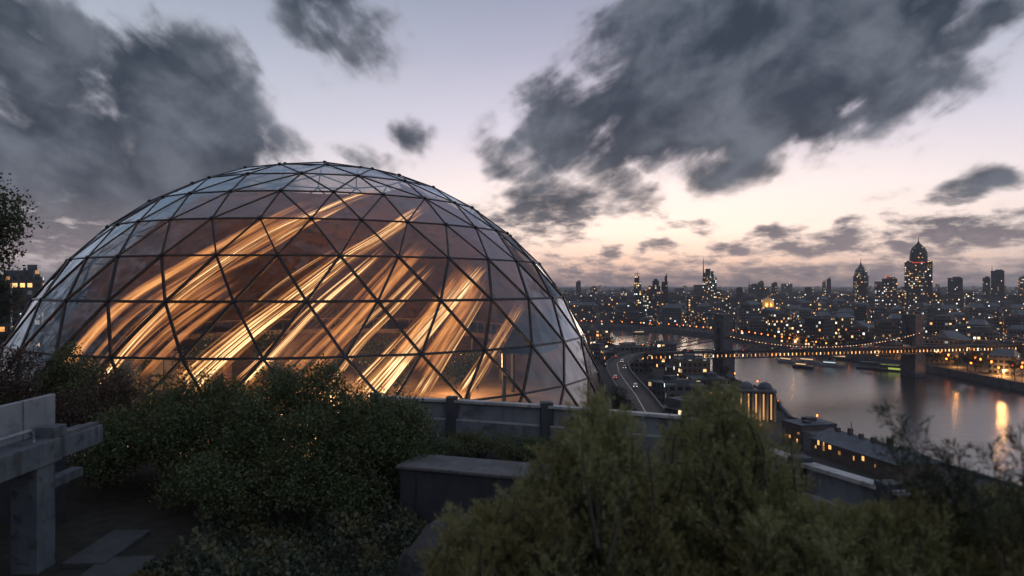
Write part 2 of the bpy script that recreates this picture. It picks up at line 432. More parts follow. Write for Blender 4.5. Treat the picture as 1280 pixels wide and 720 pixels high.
M['tower_bright'] = windowed('bright_tower_facade', (.05, .05, .055), (.07, .07, .07), .55, .9, (2.8, 3.4), cool=.5)
M['block'] = windowed('block_facade', (.04, .046, .06), (.115, .118, .13), .13, .9)
M['block_lit'] = windowed('lit_block_facade', (.05, .042, .038), (.12, .09, .07), .34, 1.1, (2.6, 3.2), cool=.05)
M['block_far'] = windowed('far_block_facade', (.035, .042, .056), (.095, .10, .12), .10, .9, (4.0, 4.0))

def glass_mat():
    m = bpy.data.materials.new('dome_glass'); m.use_nodes = True; t = NT(m.node_tree); m.node_tree.nodes.clear()
    o = t.n('ShaderNodeOutputMaterial'); tr = t.n('ShaderNodeBsdfTransparent'); gl = t.n('ShaderNodeBsdfGlossy')
    oi = t.n('ShaderNodeObjectInfo'); tc = t.n('ShaderNodeTexCoord')
    t.l.new(t.mix(oi.outputs['Random'], (.66, .60, .57), (.86, .80, .77)), tr.inputs[0])
    gl.inputs['Color'].default_value = (.74, .84, .94, 1)
    n = t.noise(tc.outputs['Object'], .55, 5, .6)
    t.l.new(t.mr(n, .35, .75, .02, .12), gl.inputs['Roughness'])
    bp = t.n('ShaderNodeBump'); bp.inputs['Strength'].default_value = .28; bp.inputs['Distance'].default_value = .5
    t.l.new(t.noise(tc.outputs['Object'], .35, 2), bp.inputs['Height'])
    t.l.new(bp.outputs[0], gl.inputs['Normal'])
    lw = t.n('ShaderNodeLayerWeight'); lw.inputs['Blend'].default_value = .5; t.l.new(bp.outputs[0], lw.inputs['Normal'])
    fac = t.m('ADD', .04, t.m('MULTIPLY', t.m('POWER', lw.outputs['Facing'], 2.6), .9), clamp=True)
    mx = t.n('ShaderNodeMixShader'); t.l.new(fac, mx.inputs[0]); t.l.new(tr.outputs[0], mx.inputs[1]); t.l.new(gl.outputs[0], mx.inputs[2])
    df = t.n('ShaderNodeBsdfDiffuse'); df.inputs[0].default_value = (.45, .45, .47, 1)
    mp = t.n('ShaderNodeMapping'); t.l.new(tc.outputs['Object'], mp.inputs[0]); mp.inputs['Scale'].default_value = (1, 1, .22)
    gr = t.m('ADD', t.mr(t.noise(mp.outputs[0], 1.4, 7, .68), .48, .74, 0, .05), t.m('MULTIPLY', oi.outputs['Random'], .012))
    m2 = t.n('ShaderNodeMixShader'); t.l.new(gr, m2.inputs[0]); t.l.new(mx.outputs[0], m2.inputs[1]); t.l.new(df.outputs[0], m2.inputs[2])
    t.l.new(m2.outputs[0], o.inputs[0]); return m
M['glass'] = glass_mat()
def streak_mat(name, seed, gain, hot, length):
    bw, fw = (.55, .95) if hot > .8 else (.95, .25)
    """streak of light painted on a translucent band: fine bright filaments run along it, the rest lets the view through"""
    m = bpy.data.materials.new(name); m.use_nodes = True; t = NT(m.node_tree); m.node_tree.nodes.clear()
    o = t.n('ShaderNodeOutputMaterial'); tr = t.n('ShaderNodeBsdfTransparent'); em = t.n('ShaderNodeEmission')
    uv = t.n('ShaderNodeUVMap').outputs[0]; u, v, _ = t.sep(uv)      # u: metres along, v: 0..1 across
    a = t.noise(t.xyz(t.m('MULTIPLY', u, .035), t.m('MULTIPLY', v, 5.0), seed), 1.0, 3, .6)
    b = t.noise(t.xyz(t.m('MULTIPLY', u, .05), t.m('MULTIPLY', v, 20.0), seed + 5.0), 1.0, 3, .65)
    c = t.noise(t.xyz(t.m('MULTIPLY', u, .35), t.m('MULTIPLY', v, 9.0), seed + 9.0), 1.0, 4, .7)
    edge = t.m('MULTIPLY', t.mr(v, 0.0, .22), t.mr(v, 1.0, .78))
    broad = t.m('MULTIPLY', t.mr(a, .30, .64), edge)
    fine = t.m('MULTIPLY', t.mr(b, .42, .74), edge)
    k = t.m('MULTIPLY', t.m('ADD', t.m('MULTIPLY', broad, bw), t.m('MULTIPLY', t.m('MULTIPLY', fine, fw), t.m('ADD', t.m('MULTIPLY', broad, 1.0), .25))), t.mr(c, .22, .7, .6, 1.15))
    ends = t.m('MULTIPLY', t.mr(u, 0.0, 1.5), t.mr(t.m('ADD', u, t.m('MULTIPLY', a, 3.0)), length + 1.6, length - length * .28))
    k = t.m('MULTIPLY', k, ends)
    col = t.ramp(t.m('MULTIPLY', k, hot), [(0.0, (.36, .13, .05)), (.30, (.80, .29, .085)), (.65, (1.0, .46, .14)), (1.0, (1.0, .70, .34))])
    t.l.new(col, em.inputs[0]); t.l.new(t.m('MULTIPLY', t.m('POWER', k, 1.5), gain * .42), em.inputs[1])
    mx = t.n('ShaderNodeMixShader'); t.l.new(t.m('MULTIPLY', t.mr(k, .0, .7), .8), mx.inputs[0])
    t.l.new(tr.outputs[0], mx.inputs[1]); t.l.new(em.outputs[0], mx.inputs[2]); t.l.new(mx.outputs[0], o.inputs[0])
    return m
M['shell'] = mat('bronze_lining', rough=.6, build=noisy((.035, .017, .011), (.085, .042, .025), .35, .2, c2=(.02, .011, .009), s2=1.2))
M['strut'] = mat('strut_steel', rough=.4, metal=.55, build=noisy((.016, .016, .02), (.04, .038, .042), 1.2))
M['floor'] = mat('dome_floor', rough=.5, build=noisy((.08, .06, .05), (.16, .12, .09), .5))

# ------------------------------------------------------------------ land and water
def at_ground(px, py, z=0.0):
    D = F * (CAMZ - z) / (py - 357); return ((px - 640) / F * D, D)
NEAR = [(215, -900), (190, -200), (165, 0), (150, 120), (140, 200), (130, 248), (118, 303), (134, 378), (131, 446), (124, 500), (130, 581), (100, 650),
        (94, 690), (96, 780), (104, 860), (60, 950), (-60, 1000), (-400, 1090), (-3000, 1500), (-30000, 4000)]
FAR = [(360, -900), (330, -200), (312, 150), (300, 300), (289, 406), (289, 514), (268, 600), (258, 660), (248, 771), (203, 915), (150, 975), (40, 1035),
       (-100, 1075), (-400, 1170), (-3000, 1600), (-30000, 4200)]
def ground_sheet():
    z = 4.0; bm = bmesh.new()
    L = NEAR + [(-30000, -900)]
    Rr = FAR + [(-30000, 40000), (40000, 40000), (40000, -900)]
    for poly in (L, Rr):
        f = bm.faces.new([bm.verts.new((x, y, z)) for x, y in poly])
        if f.normal.z < 0: f.normal_flip()
    bm.normal_update()
    for f in bm.faces:
        if f.normal.z < 0: f.normal_flip()
    bmesh.ops.triangulate(bm, faces=bm.faces[:])
    me = bpy.data.meshes.new('ground'); bm.to_mesh(me); bm.free()
    tag(link('ground', me, M['ground']), kind='structure')
ground_sheet()
def water():
    def f(t, b):
        g = t.n('ShaderNodeNewGeometry').outputs['Position']
        b.inputs['Base Color'].default_value = (.012, .015, .018, 1); b.inputs['Roughness'].default_value = .19
        b.inputs['IOR'].default_value = 2.4
        mp = t.n('ShaderNodeMapping'); t.l.new(g, mp.inputs[0]); mp.inputs['Rotation'].default_value = (0, 0, .5); mp.inputs['Scale'].default_value = (1, .55, 1)
        h = t.m('ADD', t.m('MULTIPLY', t.noise(mp.outputs[0], .38, 5, .68, .4), 1.0), t.m('MULTIPLY', t.noise(mp.outputs[0], .07, 3), 1.2))
        bp = t.n('ShaderNodeBump'); bp.inputs['Strength'].default_value = .2; bp.inputs['Distance'].default_value = .75
        t.l.new(h, bp.inputs['Height']); t.l.new(bp.outputs[0], b.inputs['Normal'])
    bm = bmesh.new()
    fpts = FAR[::-1]
    poly = NEAR + fpts
    bm.faces.new([bm.verts.new((x, y, 0.0)) for x, y in poly]); bm.normal_update()
    for q in bm.faces:
        if q.normal.z < 0: q.normal_flip()
    bmesh.ops.triangulate(bm, faces=bm.faces[:])
    me = bpy.data.meshes.new('river_water'); bm.to_mesh(me); bm.free()
    tag(link('river_water', me, mat('river', build=f)), kind='structure')
water()
def bank(name, pts, side, label):
    m = MB()
    for a, b in zip(pts, pts[1:]):
        if min(a[1], b[1]) < -300 or min(a[0], b[0]) < -500: continue
        d = Vector((b[0] - a[0], b[1] - a[1])).normalized(); n = Vector((d.y, -d.x)) * side
        o = [(a[0], a[1]), (b[0], b[1]), (b[0] + n.x * 1.2, b[1] + n.y * 1.2), (a[0] + n.x * 1.2, a[1] + n.y * 1.2)]
        if side < 0: pass
        area = sum(o[i][0] * o[(i + 1) % 4][1] - o[(i + 1) % 4][0] * o[i][1] for i in range(4))
        if area < 0: o = o[::-1]
        m.prism(o, -2, 5.0, roof=0)
    o = m.build(name, M['stone_pylon']); tag(o, label, 'river wall')
bank('embankment_wall', NEAR, -1, 'stone embankment wall along the near bank of the river')
bank('embankment_wall', FAR, 1, 'stone embankment wall along the far bank below the lit waterfront')

def hill_z(x, y):
    """hill that carries the dome and the terrace: flat top, long slopes to the river"""
    r = math.hypot((x + 60) / 135.0 if x > -60 else (x + 60) / 300.0, (y - 20) / 150.0 if y > 20 else (y - 20) / 300.0)
    k = max(0.0, min(1.0, (1.0 - r) / .50)); k = k * k * (3 - 2 * k)
    return 3.0 + 48.4 * k + .6 * math.sin(x * .21) * math.sin(y * .17) * (1 if .02 < k < .95 else 0)
def hill():
    bm = bmesh.new(); xs = np.arange(-400, 101, 5.0); ys = np.arange(-300, 201, 5.0); G = []
    for y in ys: G.append([bm.verts.new((x, y, hill_z(x, y))) for x in xs])
    for j in range(len(ys) - 1):
        for i in range(len(xs) - 1): bm.faces.new((G[j][i], G[j][i + 1], G[j + 1][i + 1], G[j + 1][i])).smooth = True
    me = bpy.data.meshes.new('hill'); bm.to_mesh(me); bm.free(); tag(link('hill', me, M['hill']), kind='structure')
hill()

# ------------------------------------------------------------------ the glass dome
DC = Vector((-14.914, 56.581, CAMZ - 13.273)); DR = 22.69
def sph(lat, azd, r=DR):
    a, b = R_(lat), R_(azd); return DC + Vector((r * math.cos(a) * math.sin(b), -r * math.cos(a) * math.cos(b), r * math.sin(a)))
def dome():
    root = empty('glass_dome', (DC.x, DC.y, 51.4))
    tag(root, 'huge geodesic glass dome lit gold from inside, standing behind the dark hedge', 'glass dome')
    inv = lambda p: p - Vector(root.location)
    rings = [(11.5, 32, 0), (18.0, 32, 1), (25.0, 32, 0), (33.2, 32, 1), (41.2, 32, 0), (49.3, 32, 1), (57.5, 24, 0), (65.6, 16, 1), (73.6, 12, 0), (81.8, 6, 0), (90, 1, 0)]
    Rg = []
    for k, (lat, n, ph) in enumerate(rings):
        st = 360.0 / n; off = 18.0 + (st / 2 if ph else 0)
        Rg.append([(off + i * st, sph(lat, off + i * st)) for i in range(n)])
    E = {}; T = []
    def edge(a, b, kind):
        E.setdefault(tuple(sorted((a, b))), kind)
    pos = {}
    for k, ring in enumerate(Rg):
        for i, (a, p) in enumerate(ring): pos[(k, i)] = p
        if len(ring) > 1:
            for i in range(len(ring)): edge((k, i), (k, (i + 1) % len(ring)), 'ring')
    for k in range(len(Rg) - 1):
        A, B = Rg[k], Rg[k + 1]
        if len(B) == 1:
            for i in range(len(A)):
                T.append(((k, i), (k, (i + 1) % len(A)), (k + 1, 0))); edge((k, i), (k + 1, 0), 'diag')
            continue
        j0 = min(range(len(B)), key=lambda j: abs((B[j][0] - A[0][0] + 180) % 360 - 180))
        i, j = 0, 0; nA, nB = len(A), len(B); edge((k, 0), (k + 1, j0), 'diag')
        while i < nA or j < nB:
            a0, a1 = (k, i % nA), (k, (i + 1) % nA); b0, b1 = (k + 1, (j0 + j) % nB), (k + 1, (j0 + j + 1) % nB)
            da = (pos[a1] - pos[b0]).length if i < nA else 1e9
            db = (pos[b1] - pos[a0]).length if j < nB else 1e9
            if da <= db: T.append((a0, a1, b0)); edge(a1, b0, 'diag'); i += 1
            else: T.append((a0, b1, b0)); edge(a0, b1, 'diag'); j += 1
    cam_p = Vector((0, 0, CAMZ))
    def facing(p): return (cam_p - p).normalized().dot((p - DC).normalized()) + (0.0 if p.y < DC.y else -.2)
    # panes: the hundred that show largest are parts of their own, the rest one part
    tri = []
    for t3 in T:
        q = [pos[i] for i in t3]; c = (q[0] + q[1] + q[2]) / 3
        nrm = (q[1] - q[0]).cross(q[2] - q[0])
        if nrm.dot(c - DC) < 0: q = [q[0], q[2], q[1]]; nrm = -nrm
        tri.append((-facing(c) * nrm.length * (1.0 if c.z > 53 else .3), q, c))
    tri.sort(key=lambda t: t[0])
    rest = MB()
    for k, (_, q, c) in enumerate(tri):
        pts = [c + (p - c) * .985 for p in q]
        if k < 99:
            m = MB(); m.face([inv(p) for p in pts]); m.build('pane', M['glass'], root)
        else: rest.face([inv(p) for p in pts])
    tag(rest.build('pane', M['glass'], root), kind='stuff')
    # steel: ring beams, the hundred diagonal struts that show largest, the rest as one part
    for k, ring in enumerate(Rg[:-1]):
        m = MB(); w = .125 if k < 4 else .095
        n = len(ring)
        for i in range(n):
            a, b = ring[i][1], ring[(i + 1) % n][1]; m.bar(inv(a), inv(b), w, w * .8, up=((a + b) / 2 - DC))
        m.build('ring_beam', M['strut'], root)
    dg = [(pos[a], pos[b]) for (a, b), k in E.items() if k == 'diag']
    dg.sort(key=lambda e: -facing((e[0] + e[1]) / 2))
    rest = MB()
    for k, (a, b) in enumerate(dg):
        up = (a + b) / 2 - DC; low = min(a.z, b.z) < DC.z + DR * math.sin(R_(34)); w = .14 if low else .09
        if k < 99:
            m = MB(); m.bar(inv(a), inv(b), w, w * .85, up=up); m.build('strut', M['strut'], root)
        else: rest.bar(inv(a), inv(b), w, w * .85, up=up)
    tag(rest.build('strut', M['strut'], root), kind='stuff')
    hub = MB()
    for (k, i), p in pos.items():
        d = (p - DC).normalized(); hub.tube([inv(p - d * .09), inv(p + d * .10)], .12, 8)
    hub.build('hub', M['strut'], root)
    # foundation ring of concrete below the glass
    fd = MB(); n = 64; rb = DR * math.cos(R_(11.5)); zt = DC.z + DR * math.sin(R_(11.5)) - root.location.z
    for i in range(n):
        a, b = 2 * math.pi * i / n, 2 * math.pi * (i + 1) / n
        for r, z0, z1 in ((rb + .3, -1.5, zt),):
            p = lambda rr, an, z: (rr * math.cos(an), rr * math.sin(an), z)
            fd.face([p(rb + .35, a, -1.5), p(rb + .35, b, -1.5), p(rb + .3, b, zt), p(rb + .3, a, zt)])
            fd.face([p(rb - .3, b, -1.5), p(rb - .3, a, -1.5), p(rb - .3, a, zt), p(rb - .3, b, zt)])
            fd.face([p(rb + .3, a, zt), p(rb + .3, b, zt), p(rb - .3, b, zt), p(rb - .3, a, zt)])
    fd.build('foundation_ring', M['concrete_dark'], root)
    # bronze lining added inside the rear panes: hides the sky, catches warm light
    ln = MB()
    for _, q, c in tri:
        d = (c - DC).normalized()
        if d.y > -.10 + .25 * max(0, d.z - .55) and d.z < .965 and c.z > 51.8:
            pts = [DC + (p - DC) * .975 for p in q]; cc = DC + (c - DC) * .975
            ln.face([inv(cc + (p - cc) * 1.0) for p in pts])
    ln.build('added_rear_lining', M['shell'], root)
    # polished floor
    fl = MB(); fl.face([(DC.x + (rb - .31) * math.cos(2 * math.pi * i / 64), DC.y + (rb - .31) * math.sin(2 * math.pi * i / 64), 51.55) for i in range(64)])
    tag(fl.build('dome_floor', M['floor']), kind='structure')
dome()
def inner_hit(px, py, rr):
    d = Vector(((px - 640) / F, 1.0, (357 - py) / F)).normalized(); c = DC - Vector((0, 0, CAMZ))
    b = d.dot(c); disc = b * b - (c.length_squared - rr * rr)
    if disc < 0: disc = 0
    return Vector((0, 0, CAMZ)) + d * (b - math.sqrt(disc))
STREAKS = [  # streaks of light modelled as glowing bands: px points, widths, gain, hot, label
    ([(70, 500), (110, 440), (160, 388), (225, 345), (300, 302), (375, 262), (430, 238)], 80, 38, 2.4, .6, 'broad dim amber light streak, outermost on the dome side by the dark tree'),
    ([(105, 500), (145, 445), (212, 378), (268, 336), (340, 291), (420, 256), (512, 230)], 40, 16, 5.0, 1.1, 'long gold light streak rising just above the middle bands to the crown'),
    ([(325, 312), (360, 290), (405, 270), (455, 247)], 14, 9, 4.0, 1.0, 'short thin gold light streak tucked under the long upper band'),
    ([(215, 500), (262, 455), (312, 413), (372, 368), (432, 322), (492, 284), (545, 254)], 58, 18, 5.6, 1.2, 'widest and brightest gold light streak across the middle of the dome'),
    ([(285, 495), (335, 447), (392, 387), (452, 335), (506, 290)], 32, 10, 4.6, 1.1, 'narrow gold light streak directly below the widest band'),
    ([(300, 400), (340, 362), (400, 322), (450, 296)], 9, 5, 3.6, 1.0, 'hair-thin gold light streak above the widest band'),
    ([(385, 500), (440, 430), (495, 377), (560, 312)], 46, 14, 3.0, .95, 'sparse amber light streak of fine threads right of the middle'),
    ([(440, 510), (478, 468), (520, 420), (562, 374), (610, 320)], 62, 28, 5.6, 1.2, 'short steep bright gold light streak nearest the parapet corner'),
    ([(515, 510), (545, 462), (574, 416), (618, 340)], 28, 14, 3.8, 1.05, 'slim steep gold light streak beside the short bright one'),
    ([(572, 505), (608, 450), (634, 408), (660, 360)], 34, 18, 2.6, .9, 'faint steep amber light streak nearest the river side of the dome'),
    ([(25, 445), (48, 412), (66, 392), (84, 374)], 22, 10, 2.6, .9, 'small faint amber light streak at the dome edge nearest the dark tree'),
    ([(150, 470), (205, 415), (275, 365), (330, 330)], 84, 42, 2.3, .5, 'dull copper glow band filling the gap below the long upper band'),  # from here: broad dim bands added as soft glow between the streaks
    ([(500, 470), (548, 405), (585, 350), (600, 318)], 90, 54, 2.2, .5, 'dull copper glow band behind the short steep gold one'),
    ([(350, 480), (420, 410), (480, 345), (540, 285)], 74, 44, 1.9, .5, 'dull copper glow band between the two brightest gold bands'),
    ([(180, 400), (260, 345), (350, 298), (460, 245)], 58, 26, 2.0, .5, 'dull copper glow band high on the dome behind the long gold one'),
]
for k, (pts, w0, w1, gain, hot, lab) in enumerate(STREAKS):
    rr = DR * (.955 - .006 * (k % 4)); m = MB(); n = 40; P3 = [inner_hit(x, y, rr) for x, y in pts]
    def along(s):
        s = s * (len(P3) - 1); i = min(int(s), len(P3) - 2); f = s - i
        g = lambda q: P3[max(0, min(len(P3) - 1, q))]
        p0, p1, p2, p3 = g(i - 1), g(i), g(i + 1), g(i + 2)
        q = .5 * ((2 * p1) + (p2 - p0) * f + (2 * p0 - 5 * p1 + 4 * p2 - p3) * f * f + (3 * p1 - p0 - 3 * p2 + p3) * f ** 3)
        return DC + (q - DC).normalized() * rr
    L = 0; prev = None; rows = []
    for i in range(n + 1):
        s = i / n; p = along(s); d = (along(min(1, s + .02)) - along(max(0, s - .02))).normalized(); nr = (p - DC).normalized()
        sd = d.cross(nr).normalized(); dist = (p - Vector((0, 0, CAMZ))).length; w = (w0 + (w1 - w0) * s) * dist / F
        if prev is not None: L += (p - prev).length
        prev = p; row = []
        for j in range(7):
            v = j / 6; row.append((p + sd * (v - .5) * w - nr * (.06 * (2 * v - 1) ** 2), (L, v)))
        rows.append(row)
    o0 = rows[0][3][0]
    for A, B in zip(rows, rows[1:]):
        for j in range(6):
            q = [A[j], A[j + 1], B[j + 1], B[j]]; m.face([x[0] - o0 for x in q], [x[1] for x in q])
    o = m.build('light_streak', streak_mat('streak_light', k * 3.1 + .7, gain, hot, L)); o.location = o0
    tag(o, lab, 'light ribbon', 'light streaks in the dome, modelled as glowing bands')
def inside():
    # lamps of the lit interior
    for (x, y, z, e) in ((-15, 60, 55, 4200), (-25, 54, 54, 2200), (-4, 56, 54, 2200), (-12, 44, 53.0, 200), (-22, 46, 53, 200)):
        l = bpy.data.lights.new('dome_lamp', 'POINT'); l.energy = e; l.color = (1.0, .52, .2); l.shadow_soft_size = .6
        o = bpy.data.objects.new('dome_lamp', l); C.objects.link(o); o.location = (x, y, z)
    # added uplights under the light streaks, to warm struts, floor and shrubs
    for k, (px, D) in enumerate(((150, 40), (225, 37.6), (292, 36.8), (345, 36.8), (400, 37.0), (445, 37.4), (495, 38.4), (535, 39.6), (585, 41.6))):
        x = (px - 640) / F * D; r = empty('uplight', (x, D + .8, 51.56)); tag(r, 'added warm uplight on the dome floor just inside the front glass', 'uplight', 'added uplights inside the front of the dome')
        m = MB(); m.lathe(0, 0, [(.22, 0), (.26, .3), (.22, .34)], 10); m.build('housing', M['strut'], r)
        m = MB(); m.lathe(0, 0, [(.19, .345), (.17, .40), (.05, .43)], 10); m.build('lens', M['white'], r)
        l = bpy.data.lights.new('added_uplight_lamp', 'POINT'); l.energy = 130; l.color = (1, .55, .22); l.shadow_soft_size = .25
        o = bpy.data.objects.new('added_uplight_lamp', l); C.objects.link(o); o.location = (x, D + .8, 52.4)
    # pavilion with lit windows
    root = empty('pavilion', (-26.5, 56, 51.55), .25); tag(root, 'low timber pavilion with warm lit windows inside the dome', 'pavilion')
    m = MB(); m.box(0, 0, 0, 3.6, 8.2, 5, roof=0); m.build('wall', M['shell'], root)
    m = MB(); m.box(0, 0, 3.6, 3.95, 9, 6, roof=0, bottom=True); m.build('roof', M['strut'], root)
    gw = glow('window_glow', (1, .5, .2), .12, False)
    for i in range(3):
        m = MB(); m.box(-2.6 + i * 2.6, -2.52, .7, 2.9, 1.7, .08, bottom=True, roof=0); w = m.build('window', gw, root)
        f = MB(); f.box(-2.6 + i * 2.6, -2.55, 1.75, 1.83, 1.72, .1, bottom=True, roof=0); f.box(-2.6 + i * 2.6, -2.55, .7, 2.9, .08, .12, bottom=True, roof=0); f.build('frame', M['strut'], w)
    # gallery: ring deck with posts, as seen through the lower panes
    root = empty('gallery', (DC.x, DC.y, 51.55)); tag(root, 'curved timber gallery on posts round the inside of the dome', 'gallery')
    m = MB(); n = 48; r0, r1 = 14.5, 18.5
    for i in range(n):
        a, b = math.pi * (-.15 + 1.3 * i / n), math.pi * (-.15 + 1.3 * (i + 1) / n)
        p = lambda r, t, z: (r * math.cos(t), r * math.sin(t), z)
        for q in ([p(r0, a, 4.2), p(r1, a, 4.2), p(r1, b, 4.2), p(r0, b, 4.2)], [p(r0, b, 3.8), p(r1, b, 3.8), p(r1, a, 3.8), p(r0, a, 3.8)], [p(r0, a, 3.8), p(r0, a, 4.2), p(r0, b, 4.2), p(r0, b, 3.8)]): m.face(q)
        m.bar(p(r0 + .1, a, 5.2), p(r0 + .1, b, 5.2), .08)
        m.bar(p(r0 + .1, a, 4.2), p(r0 + .1, a, 5.2), .05)
    m.build('deck', M['shell'], root)
    for i in range(12):
        t = math.pi * (-.15 + 1.3 * (i + .5) / 12); m = MB(); m.tube([(15 * math.cos(t), 15 * math.sin(t), 0), (15 * math.cos(t), 15 * math.sin(t), 3.8)], .16, 8); m.build('post', M['strut'], root)
inside()
INDOOR = [(-25, 47, 1.0), (-19, 44.5, .8), (-13.5, 43.5, 1.1), (-8, 45.5, .9), (-3, 49, 1.0), (-29, 53, .9), (-16.5, 50, 1.3), (-9.5, 52, 1.2), (-22, 52, 1.2)]

# ------------------------------------------------------------------ trees and shrubs
def tree_mesh(h, r, leaf, per, seed, nl=26, zc=.66, zh=.27):
    rng = np.random.default_rng(seed); rd = random.Random(seed)
    L = lumps_in(0, 0, h * zc, r * .72, r * .72, h * zh, nl, r * .22, r * .42, rd)
    cr = quads_mesh('crown', leaf_quads(clump_points(L, per, rng), leaf, .6, rng=rng))
    m = MB(); m.tube([(0, 0, -1.0), (.05 * r, 0, h * .25), (.02 * r, .06 * r, h * .5), (0, 0, h * .75)], [h * .035, h * .026, h * .018, h * .006], 8)
    for x, y, z, q in L[:12]:
        b = Vector((0, .03 * r, h * (.28 + .3 * rd.random()))); e = Vector((x, y, z)); m.tube([b, (b + e) / 2 + Vector((0, 0, -.04 * h)), e], [h * .012, h * .008, h * .003], 5)
    return cr, m.mesh('trunk')
def tree(meshes, loc, rz, sc, label, name='tree', cat='tree', group=None, leafm='leaf_city'):
    root = empty(name, loc, rz); root.scale = (sc, sc, sc); tag(root, label, cat, group)
    link('crown', meshes[0], M[leafm], root); link('trunk', meshes[1], M['bark'], root); return root

def shrub(name, loc, lumps, leaf, per, leafm, label, cat='shrub', group=None, aspect=.55, inner=.5, seed=1, stems=10):
    rng = np.random.default_rng(seed); rd = random.Random(seed)
    root = empty(name, loc); tag(root, label, cat, group)
    P = clump_points(lumps, per, rng, inner)
    link('foliage', quads_mesh('foliage', leaf_quads(P, leaf, aspect, .35, rng)), M[leafm], root)
    m = MB()
    for i in range(stems):
        x, y, z, r = rd.choice(lumps)[:4]; e = Vector((x, y, z + r * .5)); b = Vector((x * .35, y * .35, -.15))
        m.tube([b, b.lerp(e, .5) + Vector((rd.uniform(-.1, .1), rd.uniform(-.1, .1), 0)), e], [.03, .02, .006], 5)
    m.build('stem', M['bark'], root); return root

# ------------------------------------------------------------------ terrace in front (z about 4 m under the camera)
TZ = 56.0
def terrace():
    m = MB(); m.prism([(-16, -8), (4.55, -8), (4.55, 9), (3.35, 13.75), (-1.6, 16.1), (-16, 17.2)], 48, TZ, roof=0)
    tag(m.build('terrace', M['soil']), kind='structure')
    # stone slabs of the path at lower left
    k = 0
    m = MB()
    for (x, y, sx, sy, rz) in ((-5.55, 10.15, .75, .75, .1), (-5.4, 9.25, .9, .8, .05), (-6.1, 10.9, .6, 1.4, .02)):
        m.box(x, y, TZ - .05, TZ + .05 + .01 * (k % 3), sx, sy, rz, roof=0); k += 1
    tag(m.build('stone_path', M['paving'], bevel=.015), kind='structure')
terrace()
def parapet():
    pts = [at(470, 494, 16.3), at(565, 499.5, 15.85), at(683, 508, 15.1), at(862, 521, 13.8), at(1000, 574, 10.3), at(1112, 607, 8.95), at(1290, 650, 7.6)]
    zt = CAMZ - 2.5
    for i in range(len(pts)): pts[i] = Vector((pts[i].x, pts[i].y, zt))
    root = empty('parapet', (pts[2].x, pts[2].y, TZ)); o = Vector(root.location); tag(root, 'grey panelled parapet with square posts running round the terrace edge below the dome', 'parapet')
    cp, lo, rl = MB(), MB(), MB()
    for i, (a, b) in enumerate(zip(pts, pts[1:])):
        A, B = a - o, b - o; d = (B - A).normalized(); n = Vector((d.y, -d.x, 0))
        cp.bar(A + Vector((0, 0, -.03)), B + Vector((0, 0, -.03)), .20, .055)
        pn = MB(); pn.bar(A + Vector((0, 0, -.25)) + d * .09, B + Vector((0, 0, -.25)) - d * .09, .03, .36); pn.build('panel', M['panel'], root)
        lo.bar(A + Vector((0, 0, -.62)), B + Vector((0, 0, -.62)), .16, .34)
        rl.bar(A + Vector((0, 0, -.435)) + n * .03, B + Vector((0, 0, -.435)) + n * .03, .10, .03)
        lo.bar(A + Vector((0, 0, -1.15)), B + Vector((0, 0, -1.15)), .30, .70)
    cp.build('coping', M['coping_light'], root); lo.build('base_wall', M['concrete'], root); rl.build('rail', M['coping_light'], root)
    for i, p in enumerate(pts[:-1]):
        m = MB(); q = p - o; m.box(q.x, q.y, q.z - .82, q.z + .06, .26, .26, .1, roof=0); m.build('post', M['concrete_dark'], root, bevel=.012)
parapet()
def planter():
    a, b = at(498, 574, 12.05), at(735, 600, 11.0); z1 = CAMZ - 3.0
    a.z = b.z = 0; d = (b - a).normalized(); n = Vector((-d.y, d.x, 0)); L = (b - a).length
    root = empty('planter', (a.x, a.y, TZ), math.atan2(d.y, d.x)); tag(root, 'long dark planter wall with pale weathered stone coping, in front of the parapet', 'planter')
    h = z1 - TZ
    m = MB(); m.box(L / 2, .42, -.1, h - .06, L - .04, .84, roof=0); m.build('wall', M['concrete_dark'], root, bevel=.02)
    m = MB(); m.box(L / 2, .41, h - .058, h, L + .06, .92, roof=0, bottom=True); m.build('coping', M['coping'], root, bevel=.015)
    m = MB(); m.box(L / 2, 1.9, -.1, h - .25, L, 2.1, roof=0); m.build('soil', M['soil'], root)
planter()
